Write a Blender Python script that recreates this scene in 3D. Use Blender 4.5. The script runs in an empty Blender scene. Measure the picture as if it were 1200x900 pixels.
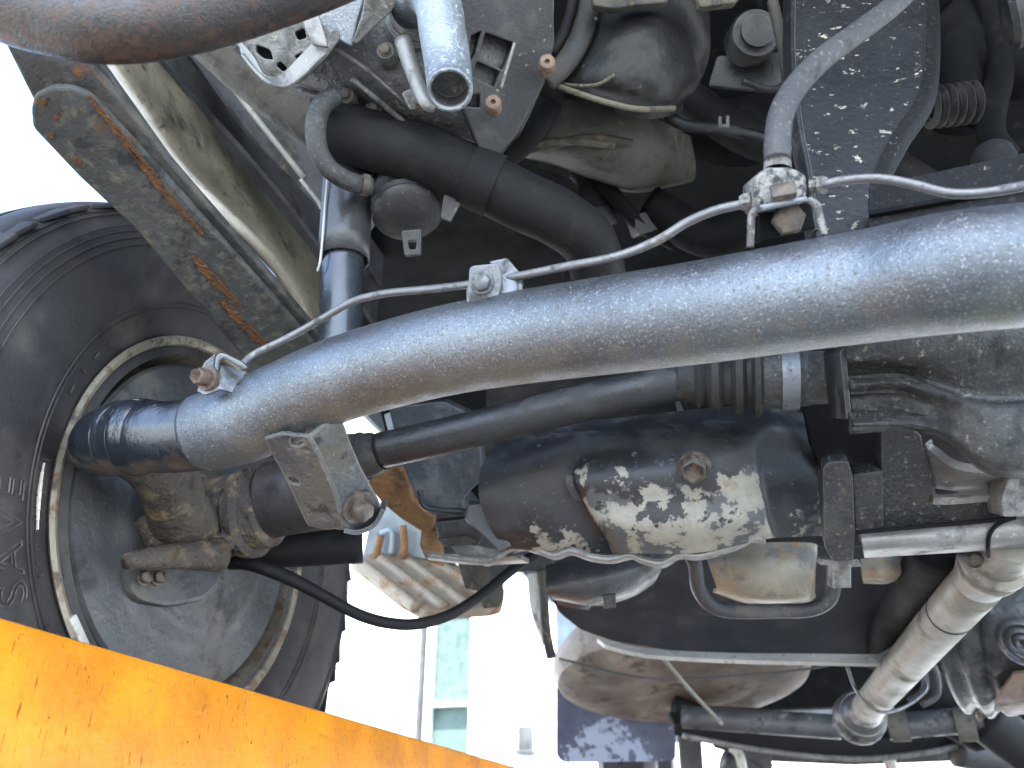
import bpy, bmesh, math, random
from mathutils import Vector, Matrix
random.seed(7)
S = bpy.context.scene
COL = S.collection
R = math.radians
# ------------------------------------------------------------ camera
H = 1.35                      # camera height above the workshop yard
FPX = 942.0                   # focal length in pixels of a 1200x900 picture
YAW, PITCH = R(17), R(30)
cam = bpy.data.cameras.new('camera'); camo = bpy.data.objects.new('camera', cam); COL.objects.link(camo)
cam.sensor_width = 36; cam.lens = 36 * FPX / 1200; cam.clip_start = 0.02; cam.clip_end = 500
camo.location = (0, 0, H); camo.rotation_euler = (R(90) + PITCH, 0, YAW)
cam.dof.use_dof = True; cam.dof.focus_distance = 0.52; cam.dof.aperture_fstop = 12
S.camera = camo
# ------------------------------------------------------------ light
SUN_EL, SUN_AZ = 58, 166      # degrees; azimuth clockwise from the truck's forward (+Y)
w = bpy.data.worlds.new('World'); S.world = w; w.use_nodes = True
nt = w.node_tree; bg = nt.nodes['Background']
sky = nt.nodes.new('ShaderNodeTexSky'); sky.sky_type = 'NISHITA'; sky.sun_disc = False
sky.sun_elevation = R(SUN_EL); sky.sun_rotation = R(SUN_AZ); sky.dust_density = 1.5
nt.links.new(sky.outputs[0], bg.inputs[0]); bg.inputs[1].default_value = 0.15
sl = bpy.data.lights.new('sun', 'SUN'); so = bpy.data.objects.new('sun', sl); COL.objects.link(so)
sl.energy = 2.6; sl.angle = R(0.5); sl.color = (1, .985, .94)
sd = Vector((math.sin(R(SUN_AZ)) * math.cos(R(SUN_EL)), math.cos(R(SUN_AZ)) * math.cos(R(SUN_EL)), math.sin(R(SUN_EL))))
so.rotation_euler = sd.to_track_quat('Z', 'Y').to_euler(); so.location = sd * 20
S.view_settings.view_transform = 'Standard'; S.view_settings.look = 'None'
S.view_settings.gamma = 1; S.view_settings.exposure = 3.0
S.render.engine = 'CYCLES'
# ------------------------------------------------------------ pixel -> place
_m = camo.rotation_euler.to_matrix()
CR, CU, CF = _m @ Vector((1, 0, 0)), _m @ Vector((0, 1, 0)), _m @ Vector((0, 0, -1))
C0 = Vector((0, 0, H))
def ray(x, y): return CF + CR * ((x - 600) / FPX) - CU * ((y - 450) / FPX)
def P(x, y, d): return C0 + ray(x, y) * d
def PX(x, y, X): r = ray(x, y); return C0 + r * (X / r.x)
def PY(x, y, Y): r = ray(x, y); return C0 + r * (Y / r.y)
def PZ(x, y, Z): r = ray(x, y); return C0 + r * (Z / r.z)
def W(x, y, z): return Vector((x, y, z + H))
def PL(q): return P(*q) if not isinstance(q, Vector) else q
# ------------------------------------------------------------ materials
def lin(c):
    return tuple(((v / 255) / 12.92 if v / 255 < .04045 else ((v / 255 + .055) / 1.055) ** 2.4) for v in c) + (1,)
def mat(name, base, rough=.5, metal=0, layers=(), bump=0, bscale=300, spec=.5, bump2=0, b2scale=40, zdirt=None, coat=0, rvar=.12, edge=None):
    """layers: (colour, scale, lo, hi[, (stretch xyz)[, rough]]) blended by thresholded noise"""
    m = bpy.data.materials.new(name); m.use_nodes = True
    n = m.node_tree.nodes; L = m.node_tree.links.new
    b = n['Principled BSDF']
    tc = n.new('ShaderNodeTexCoord')
    def noise(sc, det=4, st=None, rg=.6):
        t = n.new('ShaderNodeTexNoise'); t.inputs['Scale'].default_value = sc
        t.inputs['Detail'].default_value = det; t.inputs['Roughness'].default_value = rg
        if st:
            mp = n.new('ShaderNodeMapping'); mp.inputs['Scale'].default_value = st
            L(tc.outputs['Object'], mp.inputs[0]); L(mp.outputs[0], t.inputs['Vector'])
        else: L(tc.outputs['Object'], t.inputs['Vector'])
        return t.outputs[0]
    def mrange(sock, lo, hi, a=0., c=1.):
        q = n.new('ShaderNodeMapRange'); q.clamp = True
        q.inputs[1].default_value = lo; q.inputs[2].default_value = hi
        q.inputs[3].default_value = a; q.inputs[4].default_value = c
        L(sock, q.inputs[0]); return q.outputs[0]
    def mix(f, a, c):
        q = n.new('ShaderNodeMix'); q.data_type = 'RGBA'
        L(f, q.inputs[0])
        for s, v in ((q.inputs[6], a), (q.inputs[7], c)):
            if hasattr(v, 'is_output'): L(v, s)
            else: s.default_value = v if len(v) == 4 else (*v, 1)
        return q.outputs[2]
    def mixf(f, a, c):
        q = n.new('ShaderNodeMix'); L(f, q.inputs[0])
        for s, v in ((q.inputs[2], a), (q.inputs[3], c)):
            if hasattr(v, 'is_output'): L(v, s)
            else: s.default_value = v
        return q.outputs[0]
    base = base if len(base) == 4 else (*base, 1)
    big = noise(14, 5)
    dk = tuple(v * .72 for v in base[:3]); lt = tuple(min(1, v * 1.25) for v in base[:3])
    col = mix(mrange(big, .35, .65), dk, lt)
    rgh = mrange(noise(25, 6), .3, .7, max(.03, rough - rvar), min(1, rough + rvar))
    met = None
    for ly in layers:
        c, sc, lo, hi = ly[:4]
        f = mrange(noise(sc, 6, ly[4] if len(ly) > 4 else None, .65), lo, hi)
        c = c if len(c) == 4 else (*c, 1)
        col = mix(f, col, c)
        rgh = mixf(f, rgh, ly[5] if len(ly) > 5 else .85)
        if metal:
            met = mixf(f, metal if met is None else met, 0.0)
    if edge:                       # (colour, radius): paint rubbed thin along edges
        bv = n.new('ShaderNodeBevel'); bv.samples = 4; bv.inputs[0].default_value = edge[1]
        ge = n.new('ShaderNodeNewGeometry'); dt = n.new('ShaderNodeVectorMath'); dt.operation = 'DOT_PRODUCT'
        L(bv.outputs[0], dt.inputs[0]); L(ge.outputs['Normal'], dt.inputs[1])
        ea = n.new('ShaderNodeMath'); ea.operation = 'MULTIPLY_ADD'; L(noise(150, 5), ea.inputs[0]); ea.inputs[1].default_value = .16; L(dt.outputs['Value'], ea.inputs[2])
        f = mrange(ea.outputs[0], 1.055, 1.0)
        col = mix(f, col, edge[0]); rgh = mixf(f, rgh, .5)
    if zdirt:                      # (colour, axis z lo, z hi, noise amount): grime caked on the underside
        c, lo, hi, am = zdirt
        sp = n.new('ShaderNodeSeparateXYZ'); L(tc.outputs['Normal'], sp.inputs[0])
        ad = n.new('ShaderNodeMath'); ad.operation = 'MULTIPLY_ADD'
        L(noise(45, 6), ad.inputs[0]); ad.inputs[1].default_value = am; L(sp.outputs[2], ad.inputs[2])
        f = mrange(ad.outputs[0], hi + am * .5, lo + am * .5)
        col = mix(f, col, (*c[:3], 1)); rgh = mixf(f, rgh, .8)
    L(col, b.inputs['Base Color']); L(rgh, b.inputs['Roughness'])
    if met is not None: L(met, b.inputs['Metallic'])
    else: b.inputs['Metallic'].default_value = metal
    b.inputs['Specular IOR Level'].default_value = spec
    b.inputs['Coat Weight'].default_value = coat; b.inputs['Coat Roughness'].default_value = .15
    nrm = None
    for (s, sc) in ((bump2, b2scale), (bump, bscale)):
        if s:
            bp = n.new('ShaderNodeBump'); bp.inputs['Strength'].default_value = s
            bp.inputs['Distance'].default_value = 0.6 / sc
            L(noise(sc, 4), bp.inputs['Height'])
            if nrm: L(nrm, bp.inputs['Normal'])
            nrm = bp.outputs[0]
    if nrm:
        L(nrm, b.inputs['Normal']); L(nrm, b.inputs['Coat Normal'])
    return m
RUST = (.16, .062, .024); TAN = (.30, .25, .17); DUST = (.22, .19, .15); BLK = (.012, .013, .015)
M = {}
M['beam'] = mat('speckled grey paint', (.116, .133, .152), .35, .8, [((.235, .25, .27), 900, .56, .67, None, .34), ((.022, .023, .025), 760, .555, .635, None, .5), ((.024, .024, .025), 40, .62, .69, None, .6), ((.14, .13, .09), 60, .69, .75)], .72, 1300, .9, .14, 95, zdirt=((.155, .15, .105), -1.35, -.85, 1.25))
M['stub'] = mat('gloss black paint', (.008, .011, .016), .24, 0, [((.12, .11, .10), 90, .66, .74)], .12, 200, .7, .06, 40, zdirt=((.16, .10, .055), -1.3, -.9, .9), coat=.2)
M['rustcast'] = mat('rusty dirty casting', (.065, .054, .045), .75, 0, [((.16, .125, .075), 50, .52, .63), ((.10, .052, .026), 30, .57, .67), ((.026, .025, .025), 36, .56, .66), ((.24, .21, .16), 160, .64, .70)], .8, 240, .35, .5, 60)
M['brownboot'] = mat('brown stained rubber', (.026, .021, .019), .55, 0, [((.012, .0118, .0118), 18, .5, .62), ((.085, .05, .036), 70, .63, .70)], .25, 240)
M['rubber'] = mat('black rubber', (.0075, .0075, .0082), .7, 0, [((.022, .021, .02), 40, .58, .75), ((.06, .055, .05), 300, .68, .72)], .25, 250, .25)
M['tyre'] = mat('tyre rubber', (.028, .027, .028), .6, 0, [((.075, .068, .06), 16, .5, .72), ((.012, .012, .013), 40, .6, .7)], .2, 350, .4)
M['tyretext'] = mat('raised tyre lettering', (.065, .063, .06), .55, 0, [((.035, .035, .035), 60, .5, .6)], .1, 300)
M['whitepaint'] = mat('white mark paint', (.62, .58, .5), .6)
M['rim'] = mat('steel wheel rim', (.26, .235, .185), .48, .35, [((.13, .08, .045), 50, .52, .63), ((.06, .055, .048), 60, .57, .67), ((.10, .045, .02), 24, .62, .7)], .3, 220)
M['backplate'] = mat('dusty brake plate', (.050, .054, .060), .5, 0, [((.125, .115, .092), 9, .52, .72), ((.026, .027, .03), 20, .55, .68), ((.13, .13, .132), 160, .66, .72)], .25, 180, .5, .12, 40)
M['leaf'] = mat('dirty spring steel', (.054, .055, .053), .6, .0, [((.105, .098, .075), 130, .52, .66), ((.024, .0245, .025), 45, .54, .64), ((.13, .105, .065), 60, .65, .72), ((.10, .055, .03), 34, .61, .70)], .6, 400, .4, .12, 80)
M['leafdark'] = mat('dark spring steel', (.045, .044, .043), .6, 0, [((.10, .09, .075), 40, .5, .66), (RUST, 30, .64, .7)], .5, 200)
M['rustpipe'] = mat('rusty exhaust skin', (.016, .011, .009), .30, .0, [((.050, .022, .011), 150, .48, .58, None, .6), ((.10, .042, .015), 70, .60, .67, None, .7), ((.004, .0035, .003), 420, .53, .59, None, .5)], 1.0, 1000, .6, .04, 160, coat=.22)
M['shock'] = mat('shock dust cover', (.035, .036, .038), .38, 0, [((.12, .095, .065), 30, .58, .7)], .15, 150, .6)
M['shockrod'] = mat('black shock body', (.02, .024, .03), .25, 0, [((.1, .1, .1), 150, .7, .76)], .05, 100, .7)
M['zinc'] = mat('zinc plated steel', (.15, .162, .175), .42, .7, [((.12, .085, .05), 70, .62, .72), ((.06, .06, .06), 60, .55, .65)], .3, 300)
M['rustybolt'] = mat('rusty bolt', (.12, .09, .072), .6, .3, [((.22, .19, .16), 200, .55, .65), ((.075, .04, .024), 100, .52, .62)], .5, 300)
M['darkbolt'] = mat('dark bolt', (.07, .06, .052), .45, .4, [((.14, .11, .08), 120, .5, .65)], .4, 300)
M['line'] = mat('brake pipe', (.17, .17, .17), .42, .6, [((.06, .06, .06), 120, .54, .66), ((.12, .10, .07), 60, .62, .7)], .3, 300)
M['linedark'] = mat('brake pipe coated', (.055, .055, .056), .5, .3, [((.14, .14, .13), 160, .6, .7), ((.09, .06, .04), 80, .64, .7)], .4, 300)
M['hose'] = mat('grey rubber hose', (.045, .045, .046), .65, 0, [((.13, .128, .12), 300, .57, .66), ((.022, .022, .022), 30, .55, .66)], .5, 420)
M['tee'] = mat('pitted alloy', (.19, .185, .17), .55, .35, [((.045, .045, .045), 190, .5, .58), ((.09, .085, .08), 60, .55, .65)], .9, 260)
M['fleck'] = mat('black bracket with mud flecks', (.0085, .009, .0105), .5, 0, [((.24, .23, .185), 120, .625, .645, (1, 1, 1.6)), ((.32, .29, .23), 60, .665, .675), ((.03, .03, .03), 340, .58, .68)], .2, 200, .4)
M['blackpaint'] = mat('worn black paint', (.013, .0138, .0155), .42, 0, [((.075, .073, .068), 320, .61, .69), ((.035, .035, .035), 30, .55, .66)], .3, 320, edge=((.10, .098, .092), .0012))
M['dark'] = mat('bay shade black', (.0055, .006, .0068), .75, 0, [((.016, .016, .016), 60, .58, .68), ((.05, .046, .04), 210, .68, .71)], .2, 150, .12)  # bay shade put into the colour, used across recesses and bay parts
M['pan'] = mat('oil pan with peeling paint', (.025, .028, .036), .36, 0, [((.07, .078, .09), 130, .62, .68), ((.10, .105, .11), 22, .70, .72)], .2, 200, .7)
M['panbare'] = mat('bare pan metal', (.36, .34, .28), .5, .25, [((.07, .073, .078), 24, .53, .555), ((.025, .026, .028), 34, .62, .64), ((.30, .25, .16), 90, .55, .65), ((.05, .05, .05), 180, .66, .69)], .35, 240, .6)
M['alloy'] = mat('grimy alloy casting', (.15, .148, .14), .52, .35, [((.28, .265, .22), 170, .60, .68), ((.04, .04, .041), 28, .52, .66), ((.07, .066, .058), 70, .55, .65)], .6, 260, .5, .35, 45, edge=((.25, .245, .23), .0013))
M['alloylight'] = mat('light alloy', (.22, .215, .205), .48, .45, [((.08, .08, .08), 28, .55, .66), ((.34, .33, .31), 170, .62, .7)], .4, 260)
M['case'] = mat('dark gearbox casting', (.040, .041, .040), .45, .25, [((.24, .225, .17), 170, .60, .65), ((.105, .10, .09), 340, .56, .65), ((.013, .013, .014), 26, .50, .62)], .6, 380, .6, .10, 90)
M['caseblack'] = mat('black gearbox casting', (.018, .019, .0205), .46, 0, [((.12, .118, .11), 300, .575, .65), ((.34, .31, .24), 36, .65, .665), ((.045, .043, .04), 40, .55, .65)], .8, 360, .5, edge=((.10, .098, .092), .0012))
M['pipe'] = mat('bluish sand cast pipe', (.26, .29, .32), .45, .6, [((.42, .44, .45), 300, .55, .66), ((.12, .11, .09), 30, .6, .7)], .7, 520)
M['engine'] = mat('greasy engine alloy', (.085, .086, .087), .48, .35, [((.19, .18, .16), 170, .57, .67), ((.028, .028, .028), 26, .5, .63), ((.12, .10, .065), 40, .62, .7)], .6, 300, .5, .3, 60, edge=((.20, .195, .18), .0015))
M['plast'] = mat('dusty black plastic', (.028, .028, .030), .5, 0, [((.08, .076, .068), 35, .52, .7), ((.22, .20, .16), 160, .65, .70)], .3, 260, .4, edge=((.085, .083, .078), .0013))
M['duct'] = mat('mottled rubber duct', (.014, .014, .0145), .5, 0, [((.24, .22, .16), 75, .66, .71), ((.05, .047, .04), 22, .5, .65)], .25, 180, .35)
M['ductdust'] = mat('dusty tan casting', (.060, .054, .042), .7, 0, [((.022, .021, .02), 30, .5, .64), ((.13, .095, .05), 50, .62, .7)], .4, 200)
M['sill'] = mat('dusty beige underseal', (.25, .225, .17), .6, 0, [((.07, .063, .054), 20, .55, .68), ((.05, .047, .042), 90, .61, .69)], .4, 140, .5)
M['floorpan'] = mat('grey blue underseal', (.095, .10, .115), .6, 0, [((.045, .044, .045), 16, .48, .64), ((.16, .15, .13), 50, .6, .7), ((.03, .03, .03), 90, .66, .7)], .4, 140)
M['seamwhite'] = mat('white seam sealer', (.42, .42, .40), .5, 0, [((.15, .14, .12), 60, .58, .7)])
M['shaft'] = mat('pale propeller shaft', (.185, .174, .148), .5, .2, [((.075, .07, .056), 20, .53, .68), ((.26, .25, .22), 100, .6, .7)], .15, 200)
M['cat'] = mat('heat stained shield', (.25, .22, .165), .55, .25, [((.26, .155, .06), 26, .50, .62), ((.09, .04, .02), 60, .62, .68), ((.15, .145, .13), 30, .52, .62)], .3, 180)
M['spare'] = mat('dirty brown pressing', (.14, .105, .082), .6, .1, [((.23, .195, .15), 12, .5, .66), ((.065, .043, .034), 16, .55, .66)], .3, 120)
M['tank'] = mat('scuffed grey tank', (.060, .061, .064), .38, .2, [((.20, .195, .185), 30, .59, .68), ((.02, .02, .02), 20, .55, .66)], .3, 140)
M['tankbrown'] = mat('brown tank flank', (.14, .095, .075), .5, 0, [((.06, .05, .046), 16, .52, .66)], .2, 100)
M['flap'] = mat('blue grey mud flap', (.075, .085, .125), .5, 0, [((.27, .30, .38), 8, .57, .585), ((.05, .055, .08), 20, .6, .7)], .1, 100)
M['bodyblue'] = mat('pale blue body paint', (.29, .34, .375), .4, 0, [((.15, .135, .10), 20, .6, .7)], .05, 60)
M['ribbed'] = mat('rust stained body panel', (.30, .25, .185), .55, 0, [((.22, .12, .05), 22, .50, .60), ((.40, .37, .32), 30, .6, .68)], .2, 100)
M['straprust'] = mat('flat brown rust', (.26, .135, .055), .8, 0, [((.12, .065, .035), 20, .52, .66), ((.36, .20, .08), 60, .6, .7)], .5, 150)
M['rustscrew'] = mat('rusty screw', (.17, .12, .085), .65, .2, [((.10, .05, .03), 200, .5, .62), ((.25, .21, .16), 140, .6, .68)], .5, 300)
M['lip'] = mat('pale worn lip', (.36, .35, .32), .5, .1, [((.16, .15, .14), 30, .56, .68), ((.09, .08, .075), 90, .62, .7)], .2, 200)
M['rustscale'] = mat('flaking orange rust', (.115, .052, .022), .85, 0, [((.05, .028, .018), 140, .5, .6), ((.20, .11, .05), 220, .57, .68)], 1.0, 340, .3, .5, 110)
M['member'] = mat('black cross member', (.0075, .008, .009), .6, 0, [((.04, .039, .037), 340, .58, .66), ((.14, .135, .115), 70, .67, .69)], .4, 260, .15, edge=((.035, .035, .034), .0015))
M['tan'] = mat('tan mud crust', (.105, .092, .064), .85, 0, [((.045, .04, .034), 60, .5, .62), ((.17, .15, .11), 160, .6, .68)], .8, 240)
M['shieldblack'] = mat('satin black shield', (.016, .017, .021), .5, 0, [((.035, .035, .036), 24, .55, .7), ((.05, .05, .05), 260, .64, .7)], .1, 120, .4)
M['deck'] = mat('low bounce grey deck', (.10, .10, .10), .6, .2, [((.05, .05, .05), 8, .5, .65)], .3, 80)  # grey instead of runway yellow, to keep orange bounce off the underside
M['boot'] = mat('dusty ribbed rubber', (.022, .022, .021), .65, 0, [((.085, .08, .066), 60, .52, .70), ((.009, .009, .009), 30, .55, .65)], .3, 200, .3)
M['yellow'] = None
# ------------------------------------------------------------ mesh helpers
def thing(name, label, cat, loc, group=None):
    o = bpy.data.objects.new(name, None); COL.objects.link(o); o.location = loc
    o['label'] = label; o['category'] = cat
    if group: o['group'] = group
    return o
def sharp(bm, ang=R(38)):
    for f in bm.faces: f.smooth = True
    for e in bm.edges:
        e.smooth = not (len(e.link_faces) == 2 and e.calc_face_angle(0) > ang)
def link(name, bm, m, parent, label=None, ang=R(38)):
    """bm holds world coordinates; origin goes to the middle of the piece"""
    vs = [v.co for v in bm.verts]
    c = Vector([(min(v[i] for v in vs) + max(v[i] for v in vs)) / 2 for i in range(3)])
    for v in bm.verts: v.co -= c
    sharp(bm, ang)
    me = bpy.data.meshes.new(name); bm.to_mesh(me); bm.free()
    ms = m if isinstance(m, (list, tuple)) else [m]
    for q in ms: me.materials.append(q)
    o = bpy.data.objects.new(name, me); COL.objects.link(o); o.location = c
    if parent is not None:
        o.parent = parent
        pw = Vector(); p = parent
        while p is not None: pw = pw + p.location; p = p.parent
        o.location = c - pw
    if label: o['label'] = label
    return o
def spline(pts, n=8):
    pts = [p.copy() for p in pts]
    if len(pts) < 3: return [pts[0].lerp(pts[1], i / n) for i in range(n + 1)]
    q = [pts[0] * 2 - pts[1]] + pts + [pts[-1] * 2 - pts[-2]]
    out = []
    for i in range(1, len(q) - 2):
        a, b, c, d = q[i - 1:i + 3]
        for k in range(n):
            t = k / n
            out.append(.5 * ((2 * b) + (c - a) * t + (2 * a - 5 * b + 4 * c - d) * t * t + (3 * b - a - 3 * c + d) * t ** 3))
    out.append(pts[-1]); return out
def add_tube(bm, pts, r, n=8, seg=20, hollow=0, caps=True, squash=None, raw=False):
    k = len(pts)
    rr = r if isinstance(r, (list, tuple)) else [r] * k
    path = pts if raw else spline([PL(p) for p in pts], n)
    N = len(path)
    rad = []
    for i in range(N):
        t = i / (N - 1) * (k - 1); j = min(int(t), k - 2); f = t - j
        rad.append(rr[j] * (1 - f) + rr[j + 1] * f)
    tan = [(path[min(i + 1, N - 1)] - path[max(i - 1, 0)]).normalized() for i in range(N)]
    u = tan[0].orthogonal().normalized()
    if squash: u = (squash[1] - tan[0] * squash[1].dot(tan[0])).normalized()
    rings = []
    for i in range(N):
        u = (u - tan[i] * u.dot(tan[i])).normalized(); v = tan[i].cross(u)
        s = squash[0] if squash else 1
        rings.append([bm.verts.new(path[i] + (u * math.cos(a) * s + v * math.sin(a)) * rad[i]) for a in [2 * math.pi * q / seg for q in range(seg)]])
    for a, b in zip(rings, rings[1:]):
        for q in range(seg): bm.faces.new((a[q], a[(q + 1) % seg], b[(q + 1) % seg], b[q]))
    if caps: bm.faces.new(rings[0][::-1])
    if hollow:
        inn = []
        for back, f in ((0, 1 - hollow), (.02, 1 - hollow), (.035, .6)):
            inn.append([bm.verts.new(path[-1] - tan[-1] * back + (v0.co - path[-1]) * f) for v0 in rings[-1]])
        seq = [rings[-1]] + inn
        for a, b in zip(seq, seq[1:]):
            for q in range(seg): bm.faces.new((a[q], a[(q + 1) % seg], b[(q + 1) % seg], b[q]))
        bm.faces.new(inn[-1])
    elif caps: bm.faces.new(rings[-1])
    return bm
def tube(name, pts, r, m, parent, label=None, **k):
    return link(name, add_tube(bmesh.new(), pts, r, **k), m, parent, label)
def add_lathe(bm, c, ax, prof, seg=40, closed=False, sc=(1, 1), ref=None, mi=None):
    """prof: (distance along ax, radius)"""
    ax = ax.normalized()
    u = ((ref - ax * ref.dot(ax)) if ref else ax.orthogonal()).normalized(); v = ax.cross(u)
    rings = []
    for s, r in prof:
        if r < 1e-6: rings.append([bm.verts.new(c + ax * s)])
        else: rings.append([bm.verts.new(c + ax * s + (u * math.cos(a) * sc[0] + v * math.sin(a) * sc[1]) * r) for a in [2 * math.pi * q / seg for q in range(seg)]])
    pr = list(zip(rings, rings[1:]))
    if closed: pr.append((rings[-1], rings[0]))
    fi = 0
    for a, b in pr:
        for q in range(seg):
            w4 = [a[q % len(a)], a[(q + 1) % seg % len(a)], b[(q + 1) % seg % len(b)], b[q % len(b)]]
            w4 = list(dict.fromkeys(w4))
            if len(w4) > 2:
                f = bm.faces.new(w4)
                if mi: f.material_index = mi[fi]
        fi += 1
    bmesh.ops.recalc_face_normals(bm, faces=bm.faces)
    return bm
def lathe(name, c, ax, prof, m, parent, label=None, **k):
    return link(name, add_lathe(bmesh.new(), PL(c), ax, prof, **k), m, parent, label)
def round_poly(pts, r, n=4):
    if r <= 0: return [Vector(p) for p in pts]
    pts = [Vector(p) for p in pts]; out = []; N = len(pts)
    for i in range(N):
        a, b, c = pts[i - 1], pts[i], pts[(i + 1) % N]
        la, lc = (a - b).length, (c - b).length
        t = min(r, la * .45, lc * .45)
        p, q = b + (a - b).normalized() * t, b + (c - b).normalized() * t
        for k in range(n + 1):
            s = k / n; out.append(p * (1 - s) ** 2 + b * 2 * s * (1 - s) + q * s * s)
    return out
def plane3(a, b, c):
    a, b, c = PL(a), PL(b), PL(c); nrm = (b - a).cross(c - a).normalized()
    if nrm.dot(a - C0) > 0: nrm = -nrm       # towards the camera
    return a, nrm
def facing(d, nrm):
    return P(*d), Vector(nrm).normalized()
def onplane(x, y, pl):
    r = ray(x, y); return C0 + r * ((pl[0] - C0).dot(pl[1]) / r.dot(pl[1]))
def add_slab(bm, poly, pl, th, holes=(), rad=0, bev=.0012, hrad=None):
    """outline given in picture points, laid on a real plane and extruded away from its visible side"""
    o, nz = pl
    ux = (CR - nz * CR.dot(nz)).normalized(); uy = nz.cross(ux)
    def to2(q): v = onplane(q[0], q[1], pl) - o; return (v.dot(ux), v.dot(uy))
    cu = bpy.data.curves.new('c', 'CURVE'); cu.dimensions = '2D'; cu.fill_mode = 'BOTH'
    for i, pg in enumerate([poly] + list(holes)):
        p2 = [to2(q) for q in round_poly(pg, rad if i == 0 else (hrad if hrad is not None else rad))]
        sp = cu.splines.new('POLY'); sp.points.add(len(p2) - 1); sp.use_cyclic_u = True
        for k, q in enumerate(p2): sp.points[k].co = (q[0], q[1], 0, 1)
    b2 = min(bev, th * .45)
    cu.extrude = max(th / 2 - b2, 1e-5); cu.bevel_depth = b2; cu.bevel_resolution = 1; cu.offset = -b2
    ob = bpy.data.objects.new('c', cu); me = bpy.data.meshes.new_from_object(ob)
    n0 = len(bm.verts); bm.from_mesh(me); bm.verts.ensure_lookup_table()
    mw = Matrix((ux, uy, nz)).transposed()
    for v in bm.verts[n0:]: v.co = o + mw @ v.co - nz * (th / 2)
    bpy.data.objects.remove(ob); bpy.data.curves.remove(cu); bpy.data.meshes.remove(me)
    return bm
def slab(name, poly, pl, th, m, parent, label=None, ang=R(38), **k):
    return link(name, add_slab(bmesh.new(), poly, pl, th, **k), m, parent, label, ang)
def add_box(bm, c, sx, sy, sz, ux=Vector((1, 0, 0)), uz=Vector((0, 0, 1)), bev=.002):
    t = bmesh.new(); bmesh.ops.create_cube(t, size=1)
    ux = ux.normalized(); uz = (uz - ux * uz.dot(ux)).normalized(); uy = uz.cross(ux)
    for v in t.verts: v.co = Vector((v.co.x * sx, v.co.y * sy, v.co.z * sz))
    if bev: bmesh.ops.bevel(t, geom=t.edges[:], offset=bev, segments=2, affect='EDGES', profile=.5)
    mw = Matrix((ux, uy, uz)).transposed()
    for v in t.verts: v.co = c + mw @ v.co
    me = bpy.data.meshes.new('t'); t.to_mesh(me); t.free(); bm.from_mesh(me); bpy.data.meshes.remove(me)
    return bm
def box(name, c, sx, sy, sz, m, parent, label=None, **k):
    return link(name, add_box(bmesh.new(), PL(c), sx, sy, sz, **k), m, parent, label)
def add_patch(bm, rows, th=.004, nu=6, nv=6, disp=None, mi=None, wear=None):
    """smooth skin through rows of (x, y, depth) control points, given a real thickness"""
    g = [spline([PL(q) for q in r], nu) for r in rows]
    cols = list(zip(*g)); cols = [spline(list(c), nv) for c in cols]
    grid = list(zip(*cols)); A, B = len(grid), len(grid[0])
    def pt(i, j): return grid[max(0, min(A - 1, i))][max(0, min(B - 1, j))]
    fr, bk = [], []
    if wear:
        lay = bm.verts.layers.float.new('wear'); wr = len(wear) - 1; wcn = len(wear[0]) - 1
    mid = grid[A // 2][B // 2]
    for i in range(A):
        fr.append([]); bk.append([])
        for j in range(B):
            nn = (pt(i, j + 1) - pt(i, j - 1)).cross(pt(i + 1, j) - pt(i - 1, j))
            nn = nn.normalized() if nn.length > 1e-12 else -CF
            if nn.dot(pt(i, j) - C0) > 0: nn = -nn
            p = grid[i][j].copy()
            if disp: p += nn * disp(i / (A - 1), j / (B - 1))
            fr[-1].append(bm.verts.new(p))
            if wear:
                a_, b_ = i / (A - 1) * wr, j / (B - 1) * wcn; i0, j0 = min(int(a_), wr - 1), min(int(b_), wcn - 1); fa, fb_ = a_ - i0, b_ - j0
                fr[-1][-1][lay] = (wear[i0][j0] * (1 - fb_) + wear[i0][j0 + 1] * fb_) * (1 - fa) + (wear[i0 + 1][j0] * (1 - fb_) + wear[i0 + 1][j0 + 1] * fb_) * fa
            if 1:
                bk[-1].append(bm.verts.new(p - nn * th))
    for i in range(A - 1):
        for j in range(B - 1):
            f = bm.faces.new((fr[i][j], fr[i][j + 1], fr[i + 1][j + 1], fr[i + 1][j]))
            if mi: f.material_index = mi((i + .5) / (A - 1), (j + .5) / (B - 1))
            bm.faces.new((bk[i][j], bk[i + 1][j], bk[i + 1][j + 1], bk[i][j + 1]))
    for i in range(A - 1):
        for j in (0, B - 1): bm.faces.new((fr[i][j], fr[i + 1][j], bk[i + 1][j], bk[i][j]))
    for j in range(B - 1):
        for i in (0, A - 1): bm.faces.new((fr[i][j], fr[i][j + 1], bk[i][j + 1], bk[i][j]))
    bmesh.ops.recalc_face_normals(bm, faces=bm.faces)
    return bm
def patch(name, rows, m, parent, label=None, **k):
    return link(name, add_patch(bmesh.new(), rows, **k), m, parent, label, R(50))
def add_bolt(bm, c, ax, r, h, washer=1.35, wh=.25, dish=0):
    ax = ax.normalized()
    if washer: add_lathe(bm, c, ax, [(0, 0), (0, r * washer), (h * wh, r * washer * .96), (h * wh, r * .9)], 24)
    u = ax.orthogonal().normalized(); v = ax.cross(u)
    z0, z1, z2 = h * wh * .9, h * .86, h
    ring = lambda z, f: [bm.verts.new(c + ax * z + (u * math.cos(a) + v * math.sin(a)) * r * f) for a in [math.pi / 3 * q + .3 for q in range(6)]]
    rs = [ring(z0, 1), ring(z1, 1), ring(z2, .84)]
    if dish: rs.append(ring(z2 - h * dish, .7))
    for a, b in zip(rs, rs[1:]):
        for q in range(6): bm.faces.new((a[q], a[(q + 1) % 6], b[(q + 1) % 6], b[q]))
    bm.faces.new(rs[-1])
    return bm
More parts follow.
